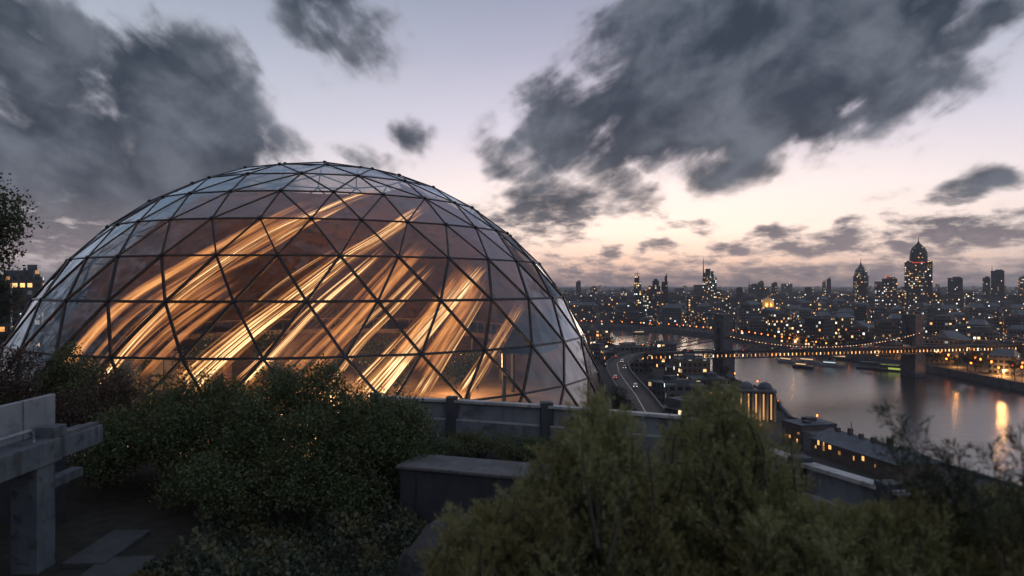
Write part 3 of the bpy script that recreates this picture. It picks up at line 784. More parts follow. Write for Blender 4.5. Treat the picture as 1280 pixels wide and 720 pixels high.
def balcony():
    """concrete balcony edge on a square column at the left, running away from the viewer"""
    X = -6.55; root = empty('balcony', (X, 10.2, TZ)); o = Vector(root.location)
    tag(root, 'grey concrete balcony beam on a square column, beside the dark hedge', 'balcony')
    z1 = CAMZ - 2.2 - TZ
    b = MB(); b.box(-.2, -4.4, z1 - .33, z1, .42, 9.35, roof=0, bottom=True); b.build('beam', M['concrete_balcony'], root, bevel=.012)
    b = MB(); b.box(-.2, .81, z1 - .31, z1 - .02, .40, 1.05, roof=0, bottom=True); b.build('beam', M['concrete_balcony'], root, bevel=.012)
    c = MB(); c.box(-.22, -.02, 0, z1 - .331, .38, .40, roof=0); c.build('column', M['concrete_balcony'], root, bevel=.012)
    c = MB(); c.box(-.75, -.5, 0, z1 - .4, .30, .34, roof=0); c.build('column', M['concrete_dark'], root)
    p = MB(); p.box(-.42, -1.55, z1 + .01, z1 + .56, .08, 3.1, roof=0); p.build('panel', M['panel'], root, bevel=.01)
    p = MB(); p.box(-.42, 0.38, z1 + .01, z1 + .56, .08, .70, roof=0); p.build('panel', M['panel'], root, bevel=.01)
    k = MB(); k.box(-.16, .30, z1, z1 + .16, .26, .3, roof=0); k.build('kerb_block', M['concrete_balcony'], root, bevel=.01)
    r = MB(); r.tube([(-.18, -6, z1 + .17), (-.18, -.15, z1 + .17), (-.18, -.08, z1 + .1), (-.18, -.08, z1)], .028, 8)
    for y in (-2.2, -4.4): r.tube([(-.18, y, z1), (-.18, y, z1 + .15)], .022, 8)
    r.build('handrail', M['panel'], root)
    r = MB(); r.box(-.12, .86, z1 - .018, z1 + .025, .14, .9, roof=0); r.build('edge_strip', M['coping'], root)
    l = MB(); l.box(-.45, .75, z1 - .85, z1 - .72, .18, 1.3, roof=0, bottom=True); l.build('lower_rail', M['concrete_balcony'], root)
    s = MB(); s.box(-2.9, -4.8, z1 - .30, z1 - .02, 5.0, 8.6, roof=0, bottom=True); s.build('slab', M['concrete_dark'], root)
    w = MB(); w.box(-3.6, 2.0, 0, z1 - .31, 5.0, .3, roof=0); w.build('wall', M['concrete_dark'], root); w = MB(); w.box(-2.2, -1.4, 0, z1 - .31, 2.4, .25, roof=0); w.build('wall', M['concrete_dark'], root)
balcony()
def boulder():
    bm = bmesh.new(); bmesh.ops.create_icosphere(bm, subdivisions=4, radius=1)
    from mathutils import noise
    for v in bm.verts:
        k = 1 + .22 * noise.noise(v.co * 1.3) + .10 * noise.noise(v.co * 3.1) + .04 * noise.noise(v.co * 9)
        v.co = Vector((v.co.x * .85 * k, v.co.y * .7 * k, v.co.z * .85 * k + .2))
    for f in bm.faces: f.smooth = True
    me = bpy.data.meshes.new('boulder'); bm.to_mesh(me); bm.free()
    o = link('boulder', me, M['rock']); o.location = (-.55, 9.2, TZ); tag(o, 'rough grey boulder at the foot of the feathery bush', 'boulder')
boulder()

HP = lambda px, py, D: at(px, py, D)
def place_shrub(name, px0, px1, ytop, D, depth, n, r0, r1, leaf, per, leafm, label, seed, group=None, ground=TZ, shape=None, **kw):
    """a shrub whose lumps fill a body from the ground to its top line"""
    rd = random.Random(seed); c = at((px0 + px1) / 2, 357, D); base = Vector((c.x, D, ground)); W2 = (px1 - px0) / F * D / 2
    top = CAMZ + (357 - ytop) / F * D - ground
    L = []
    for i in range(n):
        u = rd.uniform(-1, 1); v = rd.uniform(-1, 1); hm = top * (shape(u) if shape else (1 - .45 * abs(u) ** 2.5)) * (1 - .25 * v * v)
        r = rd.uniform(r0, r1); z = max(.1, rd.uniform(.12, 1) ** .42 * (hm - r * .8))
        L.append((u * (W2 - r * .6), v * depth / 2, z, r))
    return shrub(name, base, L, leaf, per, leafm, label, group=group, seed=seed, **kw)
G1 = 'shrubs of the terrace garden'
place_shrub('hedge_shrub', 125, 345, 462, 14.4, 2.6, 70, .30, .55, .062, 2900, 'leaf_hedge', 'large dark green shrub between the balcony and the lighter rounded shrub', 21, G1)
place_shrub('hedge_shrub', 265, 475, 446, 13.8, 2.6, 66, .30, .55, .062, 2900, 'leaf_hedge', 'tallest dark green shrub, in front of the middle of the dome', 22, G1)
place_shrub('hedge_shrub', 410, 552, 474, 13.2, 2.2, 50, .26, .48, .06, 3000, 'leaf_hedge', 'dark rounded shrub leaning over the end of the planter wall', 23, G1)
place_shrub('hedge_shrub', 170, 500, 545, 12.2, 1.6, 56, .26, .45, .055, 2800, 'leaf_hedge', 'low dark shrub at the foot of the tallest shrub', 24, G1)
place_shrub('reddish_shrub', -50, 90, 428, 16.5, 2.4, 44, .3, .5, .06, 2600, 'leaf_red', 'russet shrub behind the grey balcony panel', 25, G1)
place_shrub('reddish_shrub', 40, 195, 455, 15.4, 2.4, 50, .28, .5, .06, 2700, 'leaf_red', 'russet brown shrub beside the end of the balcony beam', 26, G1)
place_shrub('leafy_shrub', 44, 128, 410, 17.2, 1.6, 34, .22, .42, .075, 2000, 'leaf_hedge', 'green broad-leaved shrub sticking up before the lower edge of the dome', 27, G1, inner=.3)
place_shrub('planter_shrub', 548, 640, 540, 13.6, 1.0, 24, .14, .26, .04, 5200, 'leaf_light', 'low green planting behind the coping of the planter wall', 28, G1, ground=56.9)
place_shrub('planter_shrub', 625, 705, 545, 13.2, 1.0, 22, .13, .24, .04, 5200, 'leaf_light', 'low green planting by the parapet post, behind the planter coping', 29, G1, ground=56.9)
def ivy():
    rng = np.random.default_rng(5); n = 26000
    P = np.stack([rng.uniform(-5.2, .1, n), rng.uniform(6.5, 12.4, n), np.zeros(n)], 1)
    h = .18 + .22 * (np.sin(P[:, 0] * 2.1) * np.sin(P[:, 1] * 1.7 + 1) + .5 * np.sin(P[:, 0] * 5.3 + P[:, 1] * 3.1)) 
    P[:, 2] = TZ + np.maximum(.03, h) * rng.uniform(.55, 1.1, n)
    keep = (P[:, 0] > -5.0 + .3 * np.sin(P[:, 1] * 3)) 
    P = P[keep]
    o = link('ivy', quads_mesh('ivy', leaf_quads(P, .075, .75, .6, rng)), M['leaf_ivy']); tag(o, 'dense low ivy covering the ground below the hedge', 'ivy', kind='stuff')
ivy()

def feather(name, base, tips, leafm, label, seed, needle=.034, nsub=16, stemw=.010, group=None, nn=11, bend=.25):
    """bush of feathery plumes: each plume a curved stem, side twigs, fine needles; tips = list of plume end points (world)"""
    rng = np.random.default_rng(seed); rd = random.Random(seed)
    root = empty(name, base); tag(root, label, 'bush', group); b0 = np.array(base); Q = []; st = MB()
    for (tip, start) in tips:
        tip = np.array(tip) - b0; a = np.array(start) - b0; d = tip - a; L = np.linalg.norm(d)
        side = np.cross(d, [0, 0, 1.0]); side = side / max(1e-6, np.linalg.norm(side)); bo = rng.normal(size=3) * .08 * L
        ts = np.linspace(0, 1, 7); cur = a + d * ts[:, None] + (np.sin(ts * math.pi)[:, None]) * (bo + np.array([0, 0, bend * L * .4])) 
        st.tube([Vector(p) for p in cur], [stemw * (1 - .8 * t) for t in ts], 4)
        for k in range(nsub):
            t = .22 + .78 * (k + rd.random()) / nsub; i = min(5, int(t * 6)); f = t * 6 - i; p = cur[i] * (1 - f) + cur[i + 1] * f
            tg = unit(cur[i + 1] - cur[i]); o = unit(np.cross(tg, rng.normal(size=3))); dv = unit(tg * .9 + o * .75 + np.array([0, 0, .05]))
            l2 = L * .34 * (1.12 - t) * rd.uniform(.7, 1.2) + .04
            s = np.linspace(.05, 1, nn); pp = p + dv * (s * l2)[:, None] + np.array([0, 0, -.12 * l2]) * (s ** 2)[:, None]
            for rep in range(2):
                nd = unit(dv * .8 + unit(np.cross(np.tile(dv, (nn, 1)), rng.normal(size=(nn, 3)))) * .8)
                Q.append(leaf_quads(pp, needle, .17, 0, rng, nd))
            Q.append(np.stack([p, p + dv * l2 * .5 + o * .0015, p + dv * l2, p + dv * l2 * .5 - o * .0015])[None])
    link('foliage', quads_mesh('foliage', np.concatenate(Q)), M[leafm], root); st.build('stem', M['bark'], root); return root
def plume_field(outline, D, spread, n, seed, zdrop=1.6, length=(.35, .8), lean=.0):
    """plume tips filling the area under an outline of (px,py) points, over a range of depths"""
    rd = random.Random(seed); xs = [p[0] for p in outline]; out = []
    for i in range(n):
        px = rd.uniform(xs[0], xs[-1]); py = np.interp(px, xs, [p[1] for p in outline]); D2 = D + rd.uniform(-spread, spread)
        py2 = py + abs(rd.gauss(0, 1)) * 60 + rd.random() ** 1.5 * max(0, 740 - py) ; tip = at(px, py2, D2)
        L = rd.uniform(*length); a = tip + Vector((rd.gauss(0, .30) * L + lean * L, rd.gauss(0, .25) * L, -L * rd.uniform(.75, 1)))
        out.append((tip, a))
    for (px, py) in outline:
        for _ in range(10):
            D2 = D + rd.uniform(-spread, spread) * .6; tip = at(px + rd.gauss(0, 12), py + abs(rd.gauss(0, 14)), D2); L = rd.uniform(*length)
            out.append((tip, tip + Vector((rd.gauss(0, .15) * L, rd.gauss(0, .2) * L, -L))))
    return out
o1 = [(555, 690), (575, 640), (610, 632), (650, 606), (690, 560), (716, 522), (742, 494), (768, 516), (786, 556), (805, 590), (850, 612), (880, 640)]
o2 = [(800, 620), (838, 588), (858, 535), (880, 498), (905, 484), (930, 512), (952, 548), (975, 596), (1010, 625), (1060, 636), (1100, 650)]
o3 = [(960, 640), (1010, 632), (1060, 634), (1110, 632), (1160, 616), (1210, 628), (1260, 612), (1310, 600)]
GB = 'feathery bushes close to the viewer'
feather('feathery_bush', (.45, 4.3, TZ), plume_field(o1, 4.3, .55, 330, 31, length=(.4, .95)), 'leaf_feather', 'olive feathery bush nearest the boulder, before the planter wall', 41, group=GB)
feather('feathery_bush', (1.35, 4.7, TZ), plume_field(o2, 4.7, .6, 330, 32, length=(.4, .95)), 'leaf_feather', 'olive feathery bush rising in front of the river and the parapet corner', 42, group=GB)
feather('feathery_bush', (2.1, 4.0, TZ), plume_field(o3, 4.0, .6, 380, 33, length=(.35, .85)), 'leaf_feather', 'dark olive feathery bush along the low edge below the water', 43, group=GB)
def spray(pts, D, seed, n, spread=.05, l=(.10, .20)):
    rd = random.Random(seed); out = []
    P = [at(x, y, D) for x, y in pts]
    n = int(n * .75)
    for a, b in zip(P, P[1:]): out.append((b, a))
    for i in range(n):
        k = rd.random() * (len(P) - 1); j = int(k); p = P[j].lerp(P[j + 1], k - j); d = (P[j + 1] - P[j]).normalized()
        out.append((p + d * rd.uniform(*l) * .7 + Vector((rd.gauss(0, .05), rd.gauss(0, .05), rd.gauss(.015, .035))), p))
    return out
def fronds(L, D):
    return [(at(a, b, D + .08 * (k % 3)), at(c, d, D + .05 * (k % 2))) for k, (a, b, c, d) in enumerate(L)]
feather('dark_bush', (2.3, 3.7, TZ), fronds([(1102, 514, 1212, 705), (1128, 548, 1222, 715), (1108, 556, 1190, 700), (1196, 562, 1236, 710), (1160, 592, 1214, 705), (1142, 610, 1200, 720), (1214, 600, 1240, 712), (1176, 560, 1226, 706)], 3.7), 'leaf_dark', 'dark arching spray reaching across the water', 61, needle=.036, nsub=26, nn=9, stemw=.006, bend=.12, group='dark sprays before the river')
feather('dark_bush', (2.55, 3.4, TZ), fronds([(1240, 560, 1258, 712), (1274, 536, 1292, 700), (1262, 598, 1282, 710), (1296, 552, 1312, 690), (1228, 620, 1262, 715), (1288, 600, 1300, 712)], 3.4), 'leaf_dark', 'dark upright spray at the edge of the photo beside the arching one', 62, needle=.036, nsub=22, nn=9, stemw=.006, bend=.06, group='dark sprays before the river')

# planting inside the dome
im = tree_mesh(4.6, 1.9, .2, 170, 77, 20, .62, .26)
iw = ['nearest the broad amber band', 'left of the bright middle band', 'under the bright middle band', 'between the two gold bands', 'nearest the river side', 'by the lit pavilion', 'tall in the middle', 'tall beside the middle one', 'tall near the pavilion']
for k, (x, y, sc) in enumerate(INDOOR):
    tree(im, (x, y, 51.5), k * 1.4, sc, 'leafy indoor tree in the lit dome, ' + iw[k], name='indoor_tree', leafm='leaf_hedge', group='indoor trees of the glass dome')
# trees near the dome
tm = [tree_mesh(11, 3.6, .17, 420, 71), tree_mesh(9, 3.2, .17, 420, 72), tree_mesh(13, 4.0, .18, 400, 73)]
tl = tree_mesh(13.6, 3.0, .12, 800, 74, nl=46, zc=.875, zh=.12)
t0 = tree(tl, (-18.3, 22.0, 50.1), .6, 1.0, 'dark leafy tree at the edge of the picture, standing taller than the dome side', leafm='leaf_dark', name='broadleaf_tree')
k = 0
TP = [(768, 80), (786, 84), (758, 92), (778, 96), (748, 140), (800, 120), (742, 170), (835, 150), (870, 170), (900, 190), (845, 215), (770, 215), (745, 250), (800, 260), (905, 260), (850, 300), (735, 300), (890, 330), (860, 380), (835, 420), (20, 120), (5, 160), (35, 200), (-10, 90)]
words_ = ['first', 'second', 'third', 'fourth', 'fifth', 'sixth', 'seventh', 'eighth', 'ninth', 'tenth', 'eleventh', 'twelfth', 'thirteenth', 'fourteenth', 'fifteenth', 'sixteenth', 'seventeenth', 'eighteenth', 'nineteenth', 'twentieth']
for i, (px, D) in enumerate(TP):
    x = (px - 640) / F * D; z = max(4.0, hill_z(x, D)) - .2; q = i % 3
    if px < 100: lab = 'dark tree on the slope below the dome side by the lit block, %s one out' % words_[i - 20]
    else: lab = 'dark tree on the slope between dome and river, %s going down from the dome' % words_[i]
    tree(tm[q], (x, D, z), i * 1.7, random.uniform(.75, 1.1), lab, group='trees on the slope below the dome')

# ------------------------------------------------------------------ the bridge
B1 = Vector((131, 446, 0)); B2 = Vector((266, 478, 0)); BD = (B2 - B1).normalized(); BN = Vector((-BD.y, BD.x, 0))
def pylon(base, label, top):
    a = math.atan2(BD.y, BD.x); root = empty('bridge_pylon', base, a); tag(root, label, 'bridge pylon', 'pylons of the bridge')
    m = MB(); m.box(0, 0, -2, 16, 8.0, 13, roof=0); m.box(0, 0, 16, 17, 8.8, 13.8, roof=0, bottom=True); m.build('pier', M['stone_pylon'], root, bevel=.15)
    m = MB()
    for s in (-1, 1): m.box(0, s * 4.1, 17, top - 5, 6.2, 3.6, roof=0)
    m.box(0, 0, 17, top - 5, 4.8, 1.0, roof=0); m.box(0, 0, top - 9, top - 5.002, 5.8, 4.7, roof=0, bottom=True)
    m.build('shaft', M['stone_pylon'], root)
    m = MB(); m.box(0, 0, top - 5, top - 1.2, 6.6, 12.2, roof=0, bottom=True); m.box(0, 0, top - 1.2, top, 7.4, 13.0, roof=0, bottom=True); m.build('cornice', M['stone_pylon'], root)
    return root
pylon(B1, 'dark stone bridge pylon standing by the near bank', 42.5)
pylon(B2, 'dark stone bridge pylon standing by the far bank under the spired tower', 41.0)
def bridge():
    o = B1 + Vector((0, 0, 0)); root = empty('bridge', o, math.atan2(BD.y, BD.x)); tag(root, 'long lattice bridge with a row of warm lamps crossing the river', 'bridge')
    L = (B2 - B1).length; x0, x1 = -58.0, L + 78; z = 19.2
    dk = MB(); dk.bar((x0, 0, z), (x1, 0, z), 13, .8); dk.build('deck', M['road'], root)
    tr = MB()
    for s in (-6.6, 6.6):
        tr.bar((x0, s, z + .9), (x1, s, z + .9), .35, .5); tr.bar((x0, s, z - 3.6), (x1, s, z - 3.6), .4, .6)
        k = 0; x = x0
        while x < x1:
            tr.bar((x, s, z - 3.6), (x, s, z + .9), .35); tr.bar((x, s, z - 3.6 if k % 2 else z), (x + 3.4, s, z if k % 2 else z - 3.6), .22); x += 3.4; k += 1
    tr.build('truss', M['steel'], root)
    # lamps along the near parapet and the soffit lights between the verticals
    n = 96
    for i in range(n):
        x = x0 + (x1 - x0) * (i + .5) / n; m = MB(); m.box(x, -6.95, z - 2.7, z - 1.2, .5, .16, roof=0, bottom=True)
        m.build('lamp', random.choice([M['warm'], M['warm'], M['orange'], M['dimlamp'], M['dimlamp'], M['white']]), root)
    cb = MB(); hang = []
    for s in (-6.4, 6.4):
        P = []
        for i in range(33):
            t = i / 32; q = 4 * (t - .5) ** 2; P.append((t * L, s, z + 1.6 + q * 8.0))
        cb.tube(P, .32, 6)
        for p in P[1:-1]: cb.bar(p, (p[0], s, z + .9), .10)
        E0 = [(-t * 52, s, z + 9.6 - 8.3 * t ** .8) for t in (0, .25, .5, .75, 1)]; cb.tube(E0, .3, 6)
        E1 = [(L + t * 62, s, z + 9.6 - 8.3 * t ** .8) for t in (0, .25, .5, .75, 1)]; cb.tube(E1, .3, 6)
    cb.build('cable', M['steel'], root)
    mats = [M['orange'], M['white'], M['red'], M['warm'], M['white']]
    cl = MB()
    for i in range(64):
        t = (i + .5) / 64; q = 4 * (t - .5) ** 2; c = Vector((t * L, -6.8, z + 1.9 + q * 8.0)); r = .17
        cl.box(c.x, c.y, c.z - r, c.z + r, 2 * r, 2 * r, roof=i % 5, wall=i % 5, bottom=True)
    cl.build('cable_light', mats, root)
bridge()
def approach():
    """elevated approach road that leaves the bridge and curls round towards the dome hill"""
    root = empty('approach_road', (66, 400, 0)); o = Vector(root.location); tag(root, 'curved elevated road with pale kerbs leading from the bridge towards the dome', 'road viaduct')
    P = [Vector(p) for p in ((75, 433, 19.2), (63, 405, 19.5), (54, 370, 20), (49, 330, 20.5), (46, 290, 21), (43, 250, 22), (38, 205, 24))]
    def lane(off, name, w0, w1, z0, z1, mt):
        m = MB()
        for a, b, c in zip(P, P[1:], P[2:] + [P[-1] * 2 - P[-2]]):
            d0 = (b - a).normalized(); d1 = (c - b).normalized() if (c - b).length > 1e-3 else d0
            n0 = Vector((-d0.y, d0.x, 0)); A, B = a - o, b - o
            for u0, u1 in ((w0, w1),):
                p = [A + n0 * u0, A + n0 * u1, B + n0 * u1, B + n0 * u0]
                lo = [q + Vector((0, 0, z0)) for q in p]; hi = [q + Vector((0, 0, z1)) for q in p]
                for i in range(4): m.face([lo[i], lo[(i + 1) % 4], hi[(i + 1) % 4], hi[i]][::-1])
                m.face(hi[::-1]); m.face(lo)
        m.build(name, mt, root)
    lane(0, 'deck', -5, 5, -1.4, 0, M['road']); lane(0, 'kerb', -5.5, -5.002, -1.8, 1.1, M['concrete_dark']); lane(0, 'kerb', 5.002, 5.5, -1.8, 1.1, M['concrete_dark']); lane(0, 'lane_marking', -.12, .12, .004, .02, M['panel'])
    for p in P[1:]:
        m = MB(); q = p - o; m.box(q.x, q.y, 2, q.z - 1.42, 3, 3, roof=0); m.build('pier', M['concrete_dark'], root)
approach()
def car_proto(col, name_mat):
    r = empty('car', (0, 0, 0)); m = MB(); pm = mat(name_mat, col, .35, .3)
    m.prism([(-2.2, -.85), (2.2, -.78), (2.2, .78), (-2.2, .85)], .35, .85, roof=0, bottom=True)
    m.prism([(-1.9, -.8), (1.0, -.8), (1.0, .8), (-1.9, .8)], .851, 1.45, roof=0, top_poly=[(-1.5, -.65), (.35, -.65), (.35, .65), (-1.5, .65)]); m.build('body', pm, r)
    for s in (-1, 1):
        m = MB(); m.box(2.22, s * .58, .52, .72, .06, .32, roof=0, bottom=True); m.build('headlight', M['white'], r)
        m = MB(); m.box(-2.22, s * .6, .58, .76, .06, .34, roof=0, bottom=True); m.build('tail_light', M['tail'], r)
        for x in (-1.35, 1.35):
            m = MB(); c = [(x + .33 * math.cos(a), s * .80, .33 + .33 * math.sin(a)) for a in [2 * math.pi * i / 12 for i in range(12)]]
            m.tube([(x, s * .72, .33), (x, s * .90, .33)], .33, 12); m.build('wheel', M['steel'], r)
    return r
M['tail'] = glow('tail_lamp', (1.0, .05, .02), 2.5)
def traffic():
    rd = random.Random(12); P = [car_proto((.30, .31, .33), 'silver_car_paint'), car_proto((.03, .035, .05), 'dark_car_paint')]
    nm = ['silver', 'dark']; used = [0, 0]; k = 0
    spots = [(t * 190 - 30, s * 3.0, 0 if s < 0 else math.pi) for t in (.05, .16, .22, .38, .47, .52, .66, .71, .85) for s in (-1, 1)]
    a0 = math.atan2(BD.y, BD.x)
    for i, (u, v, fl) in enumerate(spots):
        j = rd.randrange(2); p = B1 + BD * (u + rd.uniform(-6, 6)) + BN * v; o = P[j] if not used[j] else dup(P[j]); used[j] = 1
        o.location = (p.x, p.y, 19.62); o.rotation_euler = (0, 0, a0 + fl); tag(o, nm[j] + ' car driving over the lattice bridge', 'car', 'cars on the bridge, ' + nm[j])
    Q = [((55, 376, 19.9), 1), ((51.5, 345, 20.26), 1), ((45.8, 303, 20.85), 0), ((61, 405, 19.5), 0), ((44.2, 272, 21.5), 1)]
    for i, (p, fl) in enumerate(Q):
        o = dup(P[i % 2]); o.location = p; o.location.x += 2.4 if fl else -2.4; o.location.z += .06
        o.rotation_euler = (0, 0, math.radians(80) + (math.pi if fl else 0)); tag(o, nm[i % 2] + ' car on the curved elevated road below the dome', 'car', 'cars on the curved road, ' + nm[i % 2])
traffic()

# ------------------------------------------------------------------ tall landmarks
LM = []
def landmark(name, px, D, label, cat='tower'):
    x = (px - 640) / F * D; r = empty(name, (x, D, 4), -math.atan2(x, D)); tag(r, label, cat); LM.append((px, D, label)); return r
PX = lambda D, p: p / F * D            # photo pixels to metres at a depth
ZT = lambda D, y: CAMZ + (357 - y) / F * D - 4
def t_spired():
    D = 1300; r = landmark('spired_tower', 1148, D, 'tallest stepped tower with a pointed dome and a thin spire'); w = PX(D, 28)
    m = MB(); m.box(0, 0, 0, ZT(D, 333), w, w, u0=0); m.box(0, 0, ZT(D, 333), ZT(D, 326), w * .86, w * .86); m.build('shaft', [M['tower_lit'], M['roof']], r)
    for sx in (-1, 1):
        for sy in (-1, 1):
            c = MB(); c.box(sx * w * .44, sy * w * .44, 0, ZT(D, 327), w * .2, w * .2); c.build('corner_turret', [M['tower'], M['roof']], r)
    m = MB(); a = w * .36; zb, zt = ZT(D, 326), ZT(D, 306)
    m.lathe(0, 0, [(a, zb), (a * 1.02, zb + (zt - zb) * .3), (a * .96, zb + (zt - zb) * .55), (a * .74, zb + (zt - zb) * .8), (a * .36, zt), (a * .16, zt + 3), (a * .1, zt + 6)], 16); m.build('dome', [M['tower_dim'], M['roof']], r)
    m = MB(); m.tube([(0, 0, zt + 4), (0, 0, ZT(D, 296))], [.9, .25], 6); m.build('spire', M['steel'], r)
    m = MB(); m.box(0, -w * .431, ZT(D, 329), ZT(D, 328), w * .5, .5, bottom=True, roof=0); m.build('red_sign_light', M['red'], r)
def t_bulb():
    D = 1450; r = landmark('domed_tower', 1076, D, 'round tower with a bulging crown and a lit needle on top'); R = PX(D, 8.2)
    z = lambda y: ZT(D, y); m = MB()
    m.lathe(0, 0, [(R * .86, 0), (R * .86, z(366)), (R * .95, z(358)), (R, z(348)), (R * .93, z(341)), (R * .72, z(337))], 18); m.build('shaft', [M['tower'], M['roof']], r)
    m = MB(); m.lathe(0, 0, [(R * .72, z(337)), (R * .55, z(335.5)), (R * .32, z(333)), (R * .16, z(331)), (R * .1, z(329))], 14); m.build('crown_roof', M['roof'], r)
    m = MB(); m.tube([(0, 0, z(330)), (0, 0, z(323))], [1.0, .3], 6); m.build('needle', M['steel'], r)
    m = MB(); m.lathe(0, 0, [(1.6, z(332)), (1.9, z(331)), (1.3, z(329.6))], 8); m.build('beacon', M['warm'], r)
    m = MB()
    for i in range(10):
        a = 2 * math.pi * i / 10; m.bar((R * 1.0 * math.cos(a), R * 1.0 * math.sin(a), z(368)), (R * 1.03 * math.cos(a), R * 1.03 * math.sin(a), z(345)), 1.2)
    m.build('rib', M['tower_dim'], r)
def t_mast():
    D = 1500; r = landmark('masted_tower', 887, D, 'brightly lit office tower with a tall thin mast on its corner'); w = PX(D, 17)
    m = MB(); m.box(0, 0, 0, ZT(D, 347), w, w); m.build('shaft', [M['tower_bright'], M['roof']], r)
    m = MB(); m.box(-w * .06, 0, ZT(D, 347), ZT(D, 341), w * .72, w * .8); m.box(-w * .12, 0, ZT(D, 341), ZT(D, 336), w * .36, w * .5); m.box(w * .18, 0, ZT(D, 341), ZT(D, 339), w * .2, w * .4); m.build('stepped_top', [M['tower'], M['roof']], r)
    m = MB(); m.tube([(-w * .44, 0, ZT(D, 347)), (-w * .44, 0, ZT(D, 336)), (-w * .44, 0, ZT(D, 322))], [1.5, 1.2, .35], 6); m.build('mast', M['steel'], r)
    m = MB(); m.box(w * .1, w * .55, 0, ZT(D, 362), w * 1.5, w * .5); m.build('wing', [M['tower'], M['roof']], r)
def t_slim():
    D = 1150; r = landmark('slim_tower', 797, D, 'slim lit tower with a crane-like top, at the head of the river'); w = PX(D, 9)
    m = MB(); m.box(0, 0, 0, ZT(D, 352), w, w); m.box(-w * .1, 0, ZT(D, 352), ZT(D, 345), w * .66, w * .66); m.build('shaft', [M['tower_bright'], M['roof']], r)
    m = MB(); m.box(w * .8, .3, 0, ZT(D, 366), w * .9, w * .9); m.build('annex', [M['tower'], M['roof']], r)
    m = MB(); m.bar((0, 0, ZT(D, 345)), (0, 0, ZT(D, 339.5)), .8); m.bar((-w * .45, 0, ZT(D, 342)), (w * .4, 0, ZT(D, 342)), .7); m.bar((-w * .3, 0, ZT(D, 345)), (-w * .3, 0, ZT(D, 341)), .5); m.build('crane', M['steel'], r)
def t_twin():
    D = 1100
    r = landmark('stepped_tower', 818, D, 'broad stepped lit tower beside the needle-edged one', 'tower'); w = PX(D, 14)
    m = MB(); m.box(0, 0, 0, ZT(D, 357), w, w); m.box(w * .12, 0, ZT(D, 357), ZT(D, 351), w * .6, w * .6); m.box(w * .12, 0, ZT(D, 351), ZT(D, 348.5), w * .3, w * .3); m.build('shaft', [M['tower'], M['roof']], r)
    m = MB(); m.box(-w * .75, 0, 0, ZT(D, 362), w * .5, w * .8); m.build('wing', [M['tower_bright'], M['roof']], r)
    r = landmark('blade_tower', 831, D + 25, 'dark narrow tower with a raised fin at its edge', 'tower'); w = PX(D, 8)
    m = MB(); m.box(0, 0, 0, ZT(D, 352), w, w); m.build('shaft', [M['tower_dim'], M['roof']], r)
    m = MB(); m.box(w * .18, 0, ZT(D, 352), ZT(D, 345), w * .4, w * .7); m.box(w * .26, 0, ZT(D, 345), ZT(D, 341.5), w * .14, w * .3); m.build('fin', M['steel'], r)
def slab(px, w_, y, D, label, mt='tower_dim', name='office_tower', top=None, mast=None, dep=1.0):
    r = landmark(name, px, D, label); w = PX(D, w_)
    m = MB(); m.box(0, 0, 0, ZT(D, y), w, w * dep); m.build('shaft', [M[mt], M['roof']], r)
    m = MB(); m.box(w * .1, 0, ZT(D, y), ZT(D, y) + PX(D, 1.5), w * .55, w * .5 * dep); m.build('roof_plant', [M['roof'], M['roof']], r)
    if mast:
        m = MB(); m.tube([(mast[0] * w, 0, ZT(D, y)), (mast[0] * w, 0, ZT(D, mast[1]))], [.8, .25], 6); m.build('mast', M['steel'], r)
    if top:
        m = MB(); m.box(top * w, 0, ZT(D, y), ZT(D, y) + PX(D, 4), w * .18, w * .3); m.build('red_light_box', M['red'], r)
    return r
M['tower_lit'] = windowed('lit_tower_facade', (.035, .038, .048), (.05, .052, .06), .46, .7, (3.0, 3.6), cool=.45)
t_spired(); t_bulb(); t_mast(); t_slim(); t_twin()
slab(1194, 16, 347.5, 1500, 'plain dark square tower, unlit, standing alone')
slab(1247, 14, 338.5, 1600, 'dark slab tower with a thin mast at its corner', mast=(-.42, 331.5))
slab(1233, 8, 347, 1580, 'short dark tower next to the slab with the mast')
slab(1112, 17, 348, 1400, 'broad lit tower with a red roof light, between the round and the spired tower', 'tower', top=-.1, dep=.7)
slab(1128, 9, 360, 1350, 'low brightly lit block against the spired tower', 'tower_bright')
slab(1097, 6, 355, 1420, 'narrow orange-lit tower next to the broad lit one', 'tower_lit')
slab(1036, 5, 349, 1900, 'thin far tower with two prongs, left of the round tower', 'tower_dim', mast=(.3, 346))
slab(1030, 4, 352, 1900, 'thin paler far tower touching the two-pronged one', 'tower_lit')
slab(968, 7, 354, 1800, 'square dark blue far tower by the lit low dome')
slab(924, 7, 360, 1500, 'small unlit dark block to the side of the masted tower')
slab(942, 12, 356, 1900, 'broad dim far block with a thin pole', 'tower_dim', mast=(-.45, 349))
slab(951, 7, 352.5, 2000, 'slanting-topped grey far tower')
slab(861, 6, 372, 1000, 'small lit block between the fin tower and the masted tower', 'tower_bright')
slab(1279, 10, 346, 1700, 'reddish-lit tower cut by the picture edge', 'tower_lit')
slab(780, 6, 362, 1700, 'far low tower behind the slim tower', 'tower')
slab(742, 8, 359, 1800, 'far low tower just beyond the dome edge', 'tower')
slab(723, 6, 352, 2300, 'far chimney-like tower right over the dome edge', 'tower_dim')
slab(907, 9, 369, 1200, 'lit block standing below the masted tower', 'tower')
slab(1170, 10, 366, 1250, 'lit block at the foot of the spired tower on the far side', 'tower')
slab(1210, 12, 366, 1300, 'low lit block under the plain dark tower', 'block_lit')
